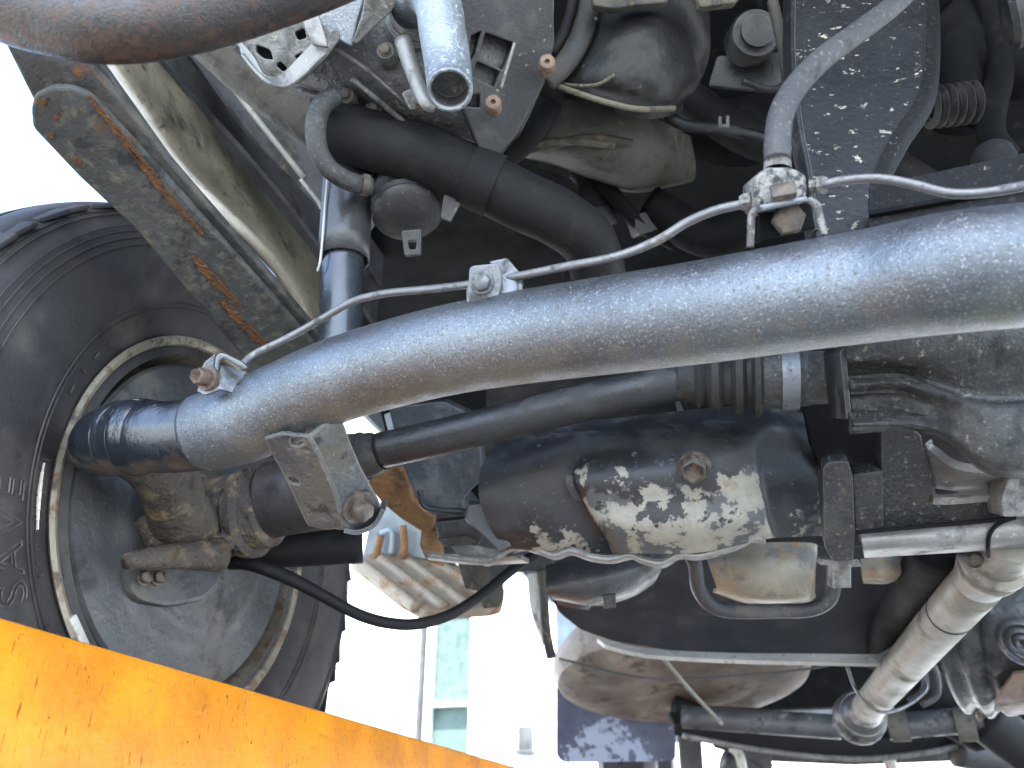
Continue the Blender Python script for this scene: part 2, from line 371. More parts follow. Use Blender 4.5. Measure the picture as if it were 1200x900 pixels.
def bolt(c, ax, r, h, m, parent, label=None, name='bolt', **k):
    return link(name, add_bolt(bmesh.new(), PL(c), ax, r, h, **k), m, parent, label, R(25))
LX, LY, LZ = Vector((1, 0, 0)), Vector((0, 1, 0)), Vector((0, 0, 1))
TOCAM = -CF
DOWN = Vector((0, -.25, -1)); REAR = Vector((0, -1, -.15))
# ============================================================ SETTING
def sheet(name, x0, x1, y0, y1, z, m):
    bm = bmesh.new(); bm.faces.new([bm.verts.new(q) for q in ((x0, y0, z), (x1, y0, z), (x1, y1, z), (x0, y1, z))])
    o = link(name, bm, m, None); o['kind'] = 'structure'; return o
sheet('ground', -150, 150, -150, 150, 0, mat('pale concrete yard', (.44, .455, .435), .8, 0, [((.345, .355, .34), .7, .5, .65), ((.2, .2, .19), 3, .62, .7)], .3, 40))
sheet('added_dark_floor', -3.4, 3.4, -2.6, 5.4, .004, mat('dark bounce cutting floor', (.052, .062, .062), .6, 0, [((.035, .035, .035), 1.5, .5, .65), ((.09, .088, .084), 6, .6, .72)], .2, 60))  # unseen dark sheet added under the truck to cut bounce from below
# white building across the yard
BY = 6.0
bld = thing('building', 'white rendered building with a tall narrow green window across the yard', 'building', (0, BY, 0))
mwall = mat('white render', (.80, .80, .80), .8, 0, [((.70, .71, .73), .8, .5, .7)], .2, 60)
mframe = mat('white window frame', (.82, .83, .82), .45)
mgreen = mat('green window glass', (.088, .128, .116), .2, 0, [((.095, .138, .125), .5, .45, .6, None, .2)], 0, spec=.08)
wc = PY(531, 792, BY)
wx0, wx1 = PY(503, 792, BY).x, PY(560, 792, BY).x
wz0, wz1 = wc.z - 1.1, wc.z + .62
for nm, x0, x1, z0, z1 in (('wall', -14, wx0, 0, 6.5), ('wall', wx1, 10, 0, 6.5), ('wall', wx0, wx1, 0, wz0), ('wall', wx0, wx1, wz1, 6.5)):
    bm = bmesh.new(); add_box(bm, Vector(((x0 + x1) / 2, BY + .1, (z0 + z1) / 2)), x1 - x0, .2, z1 - z0, bev=0); link(nm, bm, mwall, bld)
bm = bmesh.new()
fw = .045; cx = (wx0 + wx1) / 2
for x, z, sx, sz in ((wx0 + fw / 2, (wz0 + wz1) / 2, fw, wz1 - wz0), (wx1 - fw / 2, (wz0 + wz1) / 2, fw, wz1 - wz0), (cx, wz0 + fw / 2, wx1 - wx0 - 2 * fw, fw), (cx, wz1 - fw / 2, wx1 - wx0 - 2 * fw, fw), (cx, PY(531, 826, BY).z, wx1 - wx0 - 2 * fw, fw * .8)):
    add_box(bm, Vector((x, BY - .03, z)), sx - .002, .08, sz - .002, bev=.004)
wf = link('window', bm, mframe, bld)
bm = bmesh.new(); add_box(bm, Vector((cx, BY + .03, (wz0 + wz1) / 2)), wx1 - wx0 - .01, .012, wz1 - wz0 - .01, bev=0); link('pane', bm, mgreen, wf)
mgrey = mat('grey corner trim', (.055, .06, .06), .6)
bm = bmesh.new(); add_box(bm, Vector((wx0 - .05, BY - .03, 3)), .035, .06, 5.9, bev=.004); link('downpipe', bm, mgrey, bld)
bm = bmesh.new(); add_box(bm, PY(616, 866, BY - .1), .09, .10, .16, bev=.01); add_box(bm, PY(616, 882, BY - .1), .12, .12, .03, bev=.005); link('meter_box', bm, mgrey, bld)
# yellow lift runway
XR = -.335; ZR = XR * -.277
def yellowmat():
    return mat('worn yellow paint', (.54, .178, .001), .40, 0, [((.45, .145, .002), 200, .58, .70, (1, .2, 1)), ((.24, .08, .004), 520, .61, .65, (1, 1, .14)), ((.09, .035, .005), 300, .66, .68, (1, 1, .45)), ((.30, .12, .01), 7, .62, .70, (1, 2.5, .4))], .12, 160, .35)
M['yellow'] = yellowmat()
lift = thing('lift_runway', 'orange yellow steel lift runway with scratched paint carrying the wheel', 'vehicle lift', W(-.55, 1.2, -.2))
y0, y1 = .08, 4.0
bm = bmesh.new(); add_box(bm, W(XR - .008, (y0 + y1) / 2, ZR - .10), .016, y1 - y0, .20, bev=.004)
link('side_rail', bm, M['yellow'], lift)
bm = bmesh.new(); add_box(bm, W(XR - .226, (y0 + y1) / 2, -.0535), .42, y1 - y0, .018, bev=.003)
link('deck_plate', bm, M['deck'], lift)
bm = bmesh.new(); add_box(bm, W(XR - .44, (y0 + y1) / 2, -.06), .012, y1 - y0, .10, bev=.003)
link('outer_rail', bm, M['yellow'], lift)
for yy in (.2, 3.9):
    bm = bmesh.new(); add_box(bm, W(XR - .24, yy, -.1 - (H - .1) / 2 - .0), .14, .14, H - .1, bev=.004); link('post', bm, M['yellow'], lift)
# ============================================================ TRUCK
T = thing('truck', 'underside of a small truck raised on a lift, grey tubular rear axle in front', 'truck', W(0, .565, -.042))
# --- body shell overhead
for nm, x0, x1, yy0, yy1, z0, z1, m in (
    ('load_floor', -.72, .72, -.20, 2.9, .86, .88, 'dark'),
    ('side_panel', -.735, -.722, 1.05, 2.9, .78, 1.2, 'bodyblue'),
    ('side_panel', -.735, -.722, -.20, 1.05, .90, 1.2, 'bodyblue'),
    ('side_panel',   .722, .735, -.20, 2.9, .62, 1.2, 'bodyblue'),
    ('tail_panel', -.72, .72, -.22, -.202, .84, 1.2, 'bodyblue'),
    ('front_panel', -.72, .72, 2.902, 2.92, .30, 1.2, 'bodyblue')):
    bm = bmesh.new(); add_box(bm, W((x0 + x1) / 2, (yy0 + yy1) / 2, (z0 + z1) / 2), x1 - x0, yy1 - yy0, z1 - z0, bev=.002); link(nm, bm, M[m], T)
# --- rear axle beam
beam_pts = [W(.42, .385, .243), W(.28, .368, .225), (1200, 311, .328), (1000, 338, .362), (800, 369, .398), (600, 397, .437), (500, 416, .455), (400, 444, .478), (330, 474, .494), (285, 494, .504), (240, 507, .515)]
beam = tube('axle_beam', beam_pts, [.0253] * 8 + [.0258, .0262, .0252], M['beam'], T, 'long speckled grey tubular axle beam', seg=48, n=14)
stub = tube('axle_stub', [(275, 497, .508), (245, 506, .515), (215, 511, .522), (185, 512, .529), (168, 512, .535)], [.0236, .0236, .0236, .0238, .0242], M['stub'], T, 'gloss black end of the axle beam', seg=40)
tube('axle_end', [(178, 511, .532), (165, 512, .536), (163, 512, .537), (150, 513, .541), (146, 513, .543), (128, 517, .552), (118, 523, .562), (112, 535, .578)], [.0244, .0256, .0262, .0250, .0255, .0240, .021, .015], M['stub'], T, 'black ridged elbow at the end of the axle beam', seg=40, n=6)
# --- hub carrier
bm = bmesh.new()
add_tube(bm, [(150, 528, .556), (178, 548, .575), (196, 572, .60), (208, 600, .63), (214, 618, .66)], [.017, .0185, .019, .023, .030], seg=24)
add_tube(bm, [(215, 560, .60), (222, 585, .62), (232, 612, .645)], [.012, .012, .014], seg=16)
add_lathe(bm, W(-.470, .565, .252), LX, [(0, 0), (0, .045), (.02, .045), (.035, .036), (.052, .035), (.056, .039), (.064, .039), (.068, .033), (.08, .031), (.082, .026), (.082, 0)], 40)
add_tube(bm, [PX(168, 604, -.45), PX(196, 640, -.44), PX(240, 646, -.42)], [.010, .012, .014], seg=16)
add_tube(bm, [PX(300, 604, -.405), PX(262, 636, -.415), PX(225, 628, -.435)], [.004, .009, .010], seg=12)
hub = link('hub_carrier', bm, M['rustcast'], T, 'rusty cast hub carrier below the beam end')
lathe('boot_cup', W(-.395, .565, .262), LX + LZ * .03, [(0, 0), (.0, .030), (.006, .0335), (.012, .0325), (.055, .0325), (.058, .031), (.064, .031), (.066, .033), (.070, .033), (.072, .030), (.080, .027), (.082, 0)], M['brownboot'], T, 'brown stained drive shaft cup')
bm = bmesh.new(); add_lathe(bm, W(-.395, .565, .262), LX + LZ * .03, [(.067, .0325), (.067, .0345), (.077, .0345), (.077, .0325)], 40, closed=True)
link('boot_clamp', bm, M['darkbolt'], T)
# --- beam bracket
plA = plane3((312, 520, .474), (358, 618, .522), (362, 515, .466))
plB = plane3((362, 515, .466), (404, 619, .515), (440, 570, .520))
bm = bmesh.new()
add_slab(bm, [(308, 514), (330, 508), (362, 512), (372, 530), (392, 575), (404, 619), (384, 622), (360, 617), (352, 601), (336, 566), (322, 540)], plA, .003, holes=[[(341, 515), (354, 513), (356, 519), (350, 523), (342, 522)], [(339, 559), (345, 560), (350, 565), (349, 568), (343, 567), (338, 563)]], rad=3, hrad=2)
add_slab(bm, [(362, 512), (392, 488), (404, 497), (412, 520), (424, 548), (436, 570), (446, 588), (446, 600), (438, 612), (424, 616), (418, 622), (404, 619), (392, 575), (372, 530)], plB, .003, rad=4)
add_patch(bm, [[(404, 619, .515), (420, 621, .518), (437, 613, .521), (447, 596, .522)], [(408, 612, .54), (424, 612, .55), (440, 604, .555), (449, 584, .56)]], .003)
br = link('beam_bracket', bm, M['blackpaint'], T, 'bent bracket plate with two holes under the beam')
br.data.materials[0] = M['bracket'] = mat('worn grey bracket steel', (.060, .064, .072), .52, .2, [((.15, .15, .15), 40, .54, .66), ((.075, .066, .05), 18, .52, .64), ((.02, .02, .022), 60, .57, .66), ((.22, .215, .20), 260, .62, .68)], .7, 320, edge=((.15, .15, .145), .0012))
bolt(onplane(419, 593, plB), plB[1], .0075, .010, M['darkbolt'], br, washer=1.6)
# --- brake pipe, tee, hose
tube('brake_pipe', [(283, 428, .492), (300, 414, .50), (335, 397, .503), (375, 375, .50), (412, 354, .493), (450, 344, .482), (500, 339, .468), (545, 334, .452), (600, 325, .437), (660, 313, .425), (720, 301, .413), (768, 283, .404), (806, 260, .397), (840, 246, .391), (876, 238, .386)], .00235, M['line'], T, 'thin grey brake pipe running above the axle beam', seg=14)
tube('brake_pipe', [(962, 217, .372), (990, 211, .367), (1030, 209, .361), (1070, 216, .355), (1110, 226, .35), (1150, 226, .345), (1205, 217, .335), (1320, 195, .31)], .0022, M['line'], T, 'thin bright brake pipe leaving the tee to the right', seg=14)
tube('brake_hose', [(911, 188, .381), (911, 165, .384), (916, 132, .393), (934, 100, .408), (965, 68, .43), (1005, 38, .455), (1045, 8, .48), (1080, -25, .51)], .0062, M['hose'], T, 'thick grey rubber brake hose curving up to the right', seg=24)
tee = add_slab(bmesh.new(), [(885, 206), (893, 199), (900, 195), (925, 195), (938, 199), (946, 206), (947, 222), (944, 236), (925, 240), (900, 243), (888, 240), (886, 226)], facing((915, 220, .372), TOCAM), .022, rad=3, bev=.002)
add_lathe(tee, P(911, 200, .382), P(911, 160, .386) - P(911, 200, .382), [(0, .0066), (.006, .0062), (.008, .0050), (.0105, .0064), (.013, .0062), (.014, .0055)], 24)
tee = link('brake_tee', tee, M['tee'], T, 'pitted pale brake tee block on the beam')
for a, b in (((868, 238, .385), (890, 233, .381)), ((970, 216, .373), (948, 219, .376))):
    pa, pb = P(*a), P(*b); ln = (pb - pa).length
    lathe('pipe_nut', pa, pb - pa, [(0, .0025), (0, .0038), (.0015, .0046), (ln * .6, .0046), (ln * .62, .0034), (ln, .0034)], M['tee'], tee, seg=6)
box('lock_clip', (918, 224, .366), .011, .004, .008, M['darkbolt'], tee, bev=.001)
# stand under the tee
bm = bmesh.new()
add_slab(bm, [(890, 240), (946, 229), (949, 236), (893, 248)], facing((918, 238, .366), TOCAM + LZ * -.2), .02, rad=1)
stand = link('tee_stand', bm, M['zinc'], T)
slab('backing', [(890, 246), (950, 236), (957, 268), (888, 282)], facing((920, 256, .384), TOCAM), .003, M['dark'], stand, rad=2)
tube('wire_leg', [(879, 290, .374), (880, 272, .374), (881, 252, .374), (887, 245, .374)], .0018, M['tee'], stand, seg=12)
tube('wire_leg', [(947, 234, .372), (957, 241, .37), (961, 256, .369), (966, 276, .368)], .0018, M['tee'], stand, seg=12)
bolt((921, 258, .380), TOCAM, .0078, .006, M['darkbolt'], stand, washer=0)
# --- pipe clips on the beam
def clip(cx, cy, d, s, nrm, rot, boltmat):
    pl = facing((cx, cy, d), nrm)
    def q(pts):
        c, sn = math.cos(rot), math.sin(rot)
        return [(cx + (x * c - y * sn) * s, cy + (x * sn + y * c) * s) for x, y in pts]
    bm = add_slab(bmesh.new(), q([(-13, -21), (22, -21), (24, 0), (18, 20), (-14, 24), (-19, 16)]), pl, .0022, rad=6 * s)
    o = link('pipe_clip', bm, M['zinc'], T)
    e = [q([p])[0] for p in [(-21, 44), (-20, 28), (-12, 25), (8, 24), (24, 16), (36, 14), (42, 22), (43, 42)]]
    e2 = [q([p])[0] for p in [(-20, 12), (-18, 4), (-12, 0), (8, 0), (24, -6), (36, -10), (41, -4), (42, 14)]]
    bm = add_patch(bmesh.new(), [[(x, y, d + .0012 + .001 * i / 4) for i, (x, y) in enumerate(e)], [(x, y, d + .006) for x, y in e2]], .002)
    link('saddle', bm, M['zinc'], o)
    bolt(pl[0] + pl[1] * .0, pl[1], .0053 * s, .0075 * s, boltmat, o, washer=1.25)
    pl2 = (pl[0] - pl[1] * .008, pl[1])
    bm = add_slab(bmesh.new(), q([(10, -24), (32, -26), (46, -6), (46, 8), (22, -4)]), pl2, .012, rad=3 * s); link('strap', bm, M['zinc'], o)
clip(565, 331, .431, 1.0, TOCAM + LX * -.1, R(-6), M['zinc'])
# left clip seen nearly edge on
bm = add_patch(bmesh.new(), [[(231, 458, .478), (240, 462, .477), (250, 459, .476), (258, 456, .477), (270, 459, .48), (280, 461, .482)], [(244, 430, .482), (248, 432, .482), (254, 431, .482), (262, 428, .484), (276, 432, .488), (287, 436, .49)]], .002)
lc = link('pipe_clip', bm, M['zinc'], T, 'zinc pipe clip with rusty bolt at the left end of the beam')
slab('strap', [(248, 456), (252, 418), (257, 413), (264, 414), (284, 424), (291, 431), (286, 434), (276, 428), (262, 420), (257, 424), (254, 455)], facing((255, 430, .478), TOCAM), .004, M['zinc'], lc, rad=2)
slab('plate', [(239, 424), (252, 414), (251, 456), (240, 460), (233, 456), (231, 440)], facing((240, 440, .482), TOCAM), .003, M['beam'], lc, rad=2)
ax = P(228, 439, .470) - P(244, 443, .480)
bolt((246, 444, .480), ax, .0052, .012, M['rustybolt'], lc, washer=1.5, dish=.3)
# --- leaf spring
plL = plane3((70, 110, .488), (340, 410, .645), (140, 130, .50))
leaf = T
lf = slab('spring_leaf', [(36, 128), (40, 112), (60, 102), (85, 103), (105, 112), (116, 122), (200, 214), (290, 315), (372, 408), (330, 440), (285, 420), (235, 360), (160, 270), (92, 207), (38, 150)], plL, .007, M['leaf'], T, 'broad dirty spring leaf with rounded end and rust streak', rad=5, bev=.002)
def rag(a, b, w, n=14):
    up, dn = [], []
    for k in range(n + 1):
        t = k / n; x, y = a[0] + (b[0] - a[0]) * t, a[1] + (b[1] - a[1]) * t
        e = math.sin(math.pi * min(1, .12 + t * .8)) * w
        up.append((x + 1.2, y - 1.2)); dn.append((x - e * (.5 + random.random()), y + e * (.3 + random.random() * .6)))
    return up + dn[::-1]
_pl = (plL[0] + plL[1] * .0012, plL[1])
for a, b, w in (((104, 112), (184, 208), 6), ((150, 172), (238, 276), 5), ((228, 300), (282, 358), 7), ((262, 352), (318, 410), 8)):
    slab('rust_scale', rag(a, b, w), _pl, .0014, M['rustscale'], lf, bev=.0003)
for x, y, r in ((66, 138, 5), (52, 120, 4), (60, 160, 4), (90, 190, 5)):
    slab('rust_scale', [(x + r * (0.7 + .6 * random.random()) * math.cos(q), y + r * (.7 + .6 * random.random()) * math.sin(q)) for q in [k * .7 for k in range(9)]], _pl, .0014, M['rustscale'], lf, bev=.0003)
plL2 = (plL[0] - plL[1] * .012, plL[1])
slab('spring_leaf', [(-5, 30), (100, 55), (112, 85), (140, 115), (200, 190), (300, 305), (390, 410), (340, 420), (220, 260), (110, 140), (40, 120), (15, 70)], plL2, .009, M['leafdark'], T, 'dark spring leaf lying behind the broad one', rad=4, bev=.002)
plL3 = (plL[0] - plL[1] * .030, plL[1])
slab('spring_leaf', [(108, 62), (125, 85), (230, 232), (304, 328), (374, 420), (350, 428), (250, 275), (130, 125), (100, 100)], plL3, .009, M['leafdark'], T, 'thin dark leaf edge deepest in the spring', rad=4, bev=.002)
# --- rusty muffler close to the lens
tube('tail_pipe', [W(-.50, .10, .36), (-80, -42, .325), (0, 3, .325), (60, 21, .325), (120, 30, .325), (200, 23, .33), (300, -4, .34), (400, -41, .35), (500, -88, .37)], .0148, M['rustpipe'], T, 'rusty curved exhaust pipe nearest the camera', seg=48, n=12)
# --- wheel, rear left
WC = W(-.46, .565, .248)
bm = bmesh.new()
prof = [(.004, .150), (.0, .163), (.0035, .171), (.012, .185), (.017, .205), (.017, .222), (.012, .240), (.005, .250), (.003, .2515), (.001, .256), (-.004, .2615), (-.012, .2665), (-.024, .2690), (-.036, .2705), (-.0365, .264), (-.0425, .264), (-.043, .2710), (-.068, .2715), (-.0685, .265), (-.0745, .265), (-.075, .2715), (-.102, .2710), (-.1025, .264), (-.1085, .264), (-.109, .2705), (-.122, .268), (-.134, .260), (-.146, .235), (-.150, .210), (-.14, .180), (-.125, .163), (-.115, .150)]
TG = lambda r: r + max(0, r - .170) / .1015 * .0185
prof = [(s_, TG(r_)) for s_, r_ in prof]
add_lathe(bm, WC, LX, prof, 128, ref=LY)
# fine ribs moulded on the shoulder, and sidewall rings
for rr_, s in ((.2465, .0095), (.2425, .0118), (.190, .0142), (.1865, .0130), (.2325, .0150), (.2375, .0132), (.2555, .0022), (.2585, -.0008)):
    rr_ = TG(rr_); add_lathe(bm, WC, LX, [(s, rr_ - .0006), (s + .0009, rr_), (s, rr_ + .0006)], 128, ref=LY)
# shoulder sipes cut as small proud/gap blocks round the tread edge
for k in range(60):
    a = 2 * math.pi * (k + .25 * (k % 2)) / 60
    e = LY * math.cos(a) + LZ * math.sin(a); t = -LY * math.sin(a) + LZ * math.cos(a)
    add_box(bm, WC + e * (.2645 + .0170) + LX * -.016, .034, .0280, .0036, ux=LX * .96 - e * .16 + t * .2, uz=e, bev=.001)
tyre = link('tyre', bm, M['tyre'], T, 'black tyre of the rear wheel standing on the runway', R(30))
# raised lettering
def ringtext(txt, r0, size, a0, off, name, outline, m, spacing=1.0):
    cu = bpy.data.curves.new('t', 'FONT'); cu.body = txt; cu.size = size; cu.space_character = spacing
    if outline: cu.fill_mode = 'NONE'; cu.bevel_depth = .0007; cu.bevel_resolution = 0
    else: cu.extrude = .0005
    cu.resolution_u = 3
    ob = bpy.data.objects.new('t', cu); me = bpy.data.meshes.new_from_object(ob)
    bm = bmesh.new(); bm.from_mesh(me)
    bpy.data.objects.remove(ob); bpy.data.curves.remove(cu); bpy.data.meshes.remove(me)
    for v in bm.verts:
        r = r0 + v.co.y; a = a0 - v.co.x / (r0 + size * .35)
        e = LY * math.cos(a) + LZ * math.sin(a)
        # height of the sidewall at this radius
        s = prof[0][0]
        for (s1, r1), (s2, r2) in zip(prof, prof[1:]):
            if r1 <= r <= r2: s = s1 + (s2 - s1) * (r - r1) / (r2 - r1); break
        v.co = WC + e * r + LX * (s + off + v.co.z)
    return link(name, bm, m, tyre)
ringtext('SAVE', .1985, .034, R(180 + 34), .0006, 'lettering', True, M['tyretext'], 1.12)
ringtext('I I F I N I I I', .1765, .012, R(180 + 31), .0007, 'lettering', False, M['tyretext'], 1.2)
for a in (168, 162, 156, 150, 138, 132, 186, 193):
    a = R(a); bm = bmesh.new(); e = LY * math.cos(a) + LZ * math.sin(a); t = -LY * math.sin(a) + LZ * math.cos(a)
    add_box(bm, WC + e * .1805 + LX * .0100, .0014, .0007 if int(math.degrees(a)) % 4 else .007, .006 if int(math.degrees(a)) % 4 else .0012, ux=LX, uz=e, bev=0); link('mould_mark', bm, M['tyretext'], tyre)
a = R(184); bm = bmesh.new()
for k in range(7):
    a = R(188 + k * 2.0); e = LY * math.cos(a) + LZ * math.sin(a)
    add_box(bm, WC + e * .1825 + LX * .0112, .0015, .0068, .0022 * math.sin((k + .7) / 7.4 * math.pi), ux=LX, uz=e, bev=0)
link('paint_mark', bm, M['whitepaint'], tyre)
bm = bmesh.new()
add_lathe(bm, WC, LX, [(.002, .1655), (.0045, .1665), (.006, .163), (.004, .159), (-.004, .156), (-.014, .1545), (-.03, .1535), (-.045, .150), (-.055, .138), (-.09, .138), (-.10, .148), (-.115, .156), (-.12, .163), (-.123, .163), (-.118, .15), (-.10, .142), (-.09, .1335), (-.056, .1335), (-.047, .146), (-.03, .150), (-.012, .151), (.0, .156)], 96, closed=True)
link('wheel_rim', bm, M['rim'], T, 'pale rusty steel wheel rim')
bm = bmesh.new(); add_lathe(bm, WC, LX, [(-.085, .137), (-.075, .09), (-.095, .05), (-.10, 0), (-.104, 0), (-.099, .05), (-.079, .09), (-.089, .137)], 64); link('wheel_disc', bm, M['rim'], T)
bm = bmesh.new(); e = LY * math.cos(R(229)) + LZ * math.sin(R(229)); add_box(bm, WC + e * .1605 + LX * .0055, .004, .034, .007, ux=LX, uz=e, bev=.001); link('balance_weight', bm, M['seamwhite'], T)
bm = bmesh.new(); add_lathe(bm, WC, LX, [(-.06, .130), (-.012, .141), (-.004, .1425), (-.001, .140), (.001, .130), (.0005, .112), (.003, .100), (.0065, .095), (.008, .088), (.008, .060), (.012, .052), (.012, 0)], 96)
bp = link('brake_backing_plate', bm, M['backplate'], T, 'dusty dished brake backing plate')
slab('wheel_cylinder', [(150, 664), (166, 650), (230, 640), (258, 646), (262, 680), (240, 704), (196, 712), (164, 704), (152, 690)], (W(-.442, .565, .2), Vector((1, -.12, 0)).normalized()), .02, M['backplate'], bp, rad=12, bev=.004)
for x in (168, 184): bolt(PX(x, 677, -.441), LX * 1 + LY * -.3, .0050, .006, M['darkbolt'], bp, washer=1.3)
tube('adjuster', [PX(148, 658, -.432), PX(195, 652, -.425), PX(258, 650, -.41)], [.006, .009, .014], M['rustcast'], bp, seg=18)
# lower arm, hand brake cable
tube('lower_arm', [(248, 648, .725), (275, 645, .725), (350, 641, .735), (425, 637, .745)], [.014, .0172, .0178, .0182], M['rubber'], T, 'dark round lower arm under the bracket', seg=28)
tube('arm_eye', [(228, 655, .71), (262, 652, .715)], [.020, .021], M['rustcast'], T, seg=24)
tube('brake_cable', [(270, 655, .705), (300, 662, .70), (340, 678, .70), (380, 699, .705), (420, 720, .715), (455, 730, .725), (490, 731, .74), (530, 719, .76), (570, 693, .785), (600, 668, .81), (640, 640, .84)], [.0070, .0066, .0060] + [.0052] * 8, M['rubber'], T, 'black hand brake cable hanging in a loop', seg=16)
# --- shock absorber
sh_ax = P(399, 392, .615) - P(410, 150, .69)
sh = tube('shock_absorber', [(411, 120, .695), (403, 305, .64)], [.0196, .0205], M['shock'], T, 'shock absorber with grey sleeve and black body', hollow=.09, seg=36)
tube('shock_body', [(406, 255, .655), (401, 330, .632), (398, 420, .61)], [.0163, .0165, .0165], M['shockrod'], sh, seg=36)
tube('sleeve_line', [(386, 180, .652), (381, 240, .638), (376, 300, .622), (372, 318, .622)], .0010, M['lip'], sh, seg=10)  # thin pale line along the left edge of the sleeve
# --- body side: sill rail, floor pans
def rowX(pts): return [PX(x, y, X) for x, y, X in pts]
_st = [(62, 108, 118, 132, 152, 182), (130, 155, 166, 182, 203, 236), (200, 204, 215, 232, 255, 286), (320, 320, 331, 345, 360, 380), (440, 374, 382, 392, 402, 412)]
patch('sill_rail', [[PX(q[k], q[0], X) for q in _st] for k, X in ((1, -.56), (2, -.515), (3, -.50), (4, -.512), (5, -.535))], M['sill'], T, 'dusty beige rounded sill rail', th=.008)
slab('wing_shade', [(215, 210), (300, 300), (440, 452), (440, 480), (330, 480), (270, 380)], (W(-.60, .6, .6), LX), .004, M['dark'], T)  # dark slab added where the wheel arch is only in shade
patch('floor_pan', [rowX([(172, 50, -.525), (300, 190, -.525), (372, 282, -.525), (440, 380, -.525)]),
                    rowX([(205, 50, -.53), (320, 180, -.53), (385, 255, -.53), (445, 345, -.53)]),
                    rowX([(212, 45, -.52), (326, 172, -.52), (390, 246, -.52), (447, 335, -.52)]),
                    rowX([(262, 40, -.515), (352, 150, -.515), (400, 220, -.515), (450, 300, -.515)])], M['floorpan'], T, 'grey blue wheel housing panel', th=.006)
patch('floor_pan', [[(225, 60, .86), (300, 165, .90), (372, 238, .94), (420, 290, .97)], [(262, 40, .90), (340, 120, .93), (400, 180, .96), (450, 250, .99)]], M['floorpan'], T, th=.006)
tube('panel_seam', [(236, 60, .845), (262, 88, .855), (300, 138, .875), (356, 208, .905)], .0032, M['seamwhite'], T, seg=10)
tube('panel_seam', [(300, 112, .87), (330, 142, .88), (362, 162, .89)], .0014, M['seamwhite'], T, seg=8)
tube('panel_seam', [(352, 210, .90), (372, 235, .915), (376, 244, .92)], .002, M['seamwhite'], T, seg=8)
tube('heater_pipe', [(245, 45, .74), (290, 85, .75), (330, 115, .76), (380, 150, .77), (430, 175, .78)], [.022, .023, .024, .025, .025], M['ductdust'], T, 'brown stained pipe behind the engine', seg=24)
# --- engine at the top
patch('engine_cover', [[(270, -30, .60), (380, -30, .59), (470, -30, .60), (560, -30, .61), (650, -30, .63)],
                       [(262, 35, .615), (385, 40, .60), (470, 50, .60), (560, 70, .61), (645, 70, .63)],
                       [(300, 85, .64), (400, 100, .625), (480, 120, .62), (560, 140, .63), (625, 125, .65)],
                       [(355, 112, .68), (420, 122, .67), (500, 158, .66), (570, 190, .68), (606, 168, .69)],
                       [(380, 112, .75), (440, 125, .74), (510, 150, .73), (575, 180, .74), (620, 160, .74)]], M['engine'], T, 'greasy alloy engine cover', th=.01, nu=8, nv=8)
for pts, r in (([(412, 92, .606), (440, 115, .608), (470, 140, .622), (490, 152, .64)], .0022), ([(392, 55, .592), (430, 82, .598), (465, 112, .605), (478, 125, .612)], .0016), ([(350, 103, .650), (400, 118, .655), (470, 145, .652)], .0022)):
    tube('cover_rib', pts, r, M['engine'], T, seg=8)
slab('heat_plate_shade', [(285, 46), (330, 30), (385, 15), (372, 66), (345, 90), (318, 88), (298, 64)], plane3((280, 50, .600), (390, 10, .586), (340, 95, .600)), .003, M['dark'], T)  # dark backing paints shade behind the holes of the plate
slab('heat_plate', [(270, 46), (330, 25), (392, 5), (398, 45), (378, 72), (348, 98), (318, 92), (292, 66)], plane3((280, 50, .592), (390, 10, .578), (340, 95, .592)), .004, M['alloy'], T, rad=4,
     holes=[[(300, 52), (316, 58), (320, 70), (308, 68), (299, 60)], [(344, 38), (356, 32), (359, 44), (349, 47)], [(322, 76), (328, 71), (337, 80), (331, 84)], [(344, 66), (356, 60), (351, 72)]], hrad=3)
patch('band_clamp', [[(279, 45, .588), (297, 66, .583), (307, 84, .58), (318, 90, .579), (333, 84, .577), (349, 68, .574), (366, 50, .572)], [(282, 62, .588), (298, 80, .582), (314, 95, .578), (327, 100.5, .576), (340, 98, .575), (355, 86, .572), (380, 62, .57)]], M['alloylight'], T, 'pale band clamp round the engine cover', th=.003)
tube('band_edge', [(284, 64, .586), (299, 82, .580), (314, 96, .576), (327, 101, .574), (340, 99, .573), (356, 87, .570), (381, 62, .568)], .0013, M['alloylight'], T, seg=8)
slab('clamp_plate', [(352, 20), (372, 12), (382, 45), (384, 55), (366, 52)], facing((370, 35, .565), TOCAM), .004, M['alloylight'], T, rad=3)
slab('blue_cover', [(372, 22), (400, -10), (430, -10), (420, 20), (412, 55), (388, 42)], plane3((372, 22, .578), (425, -10, .57), (412, 55, .585)), .006, M['alloylight'], T, rad=3).data.materials[0] = M['pipe']
slab('stay_plate', [(428, -12), (470, -12), (460, 12), (418, 52), (412, 50), (424, 18)], plane3((428, -12, .562), (460, 10, .57), (414, 52, .58)), .005, M['alloy'], T, rad=2)
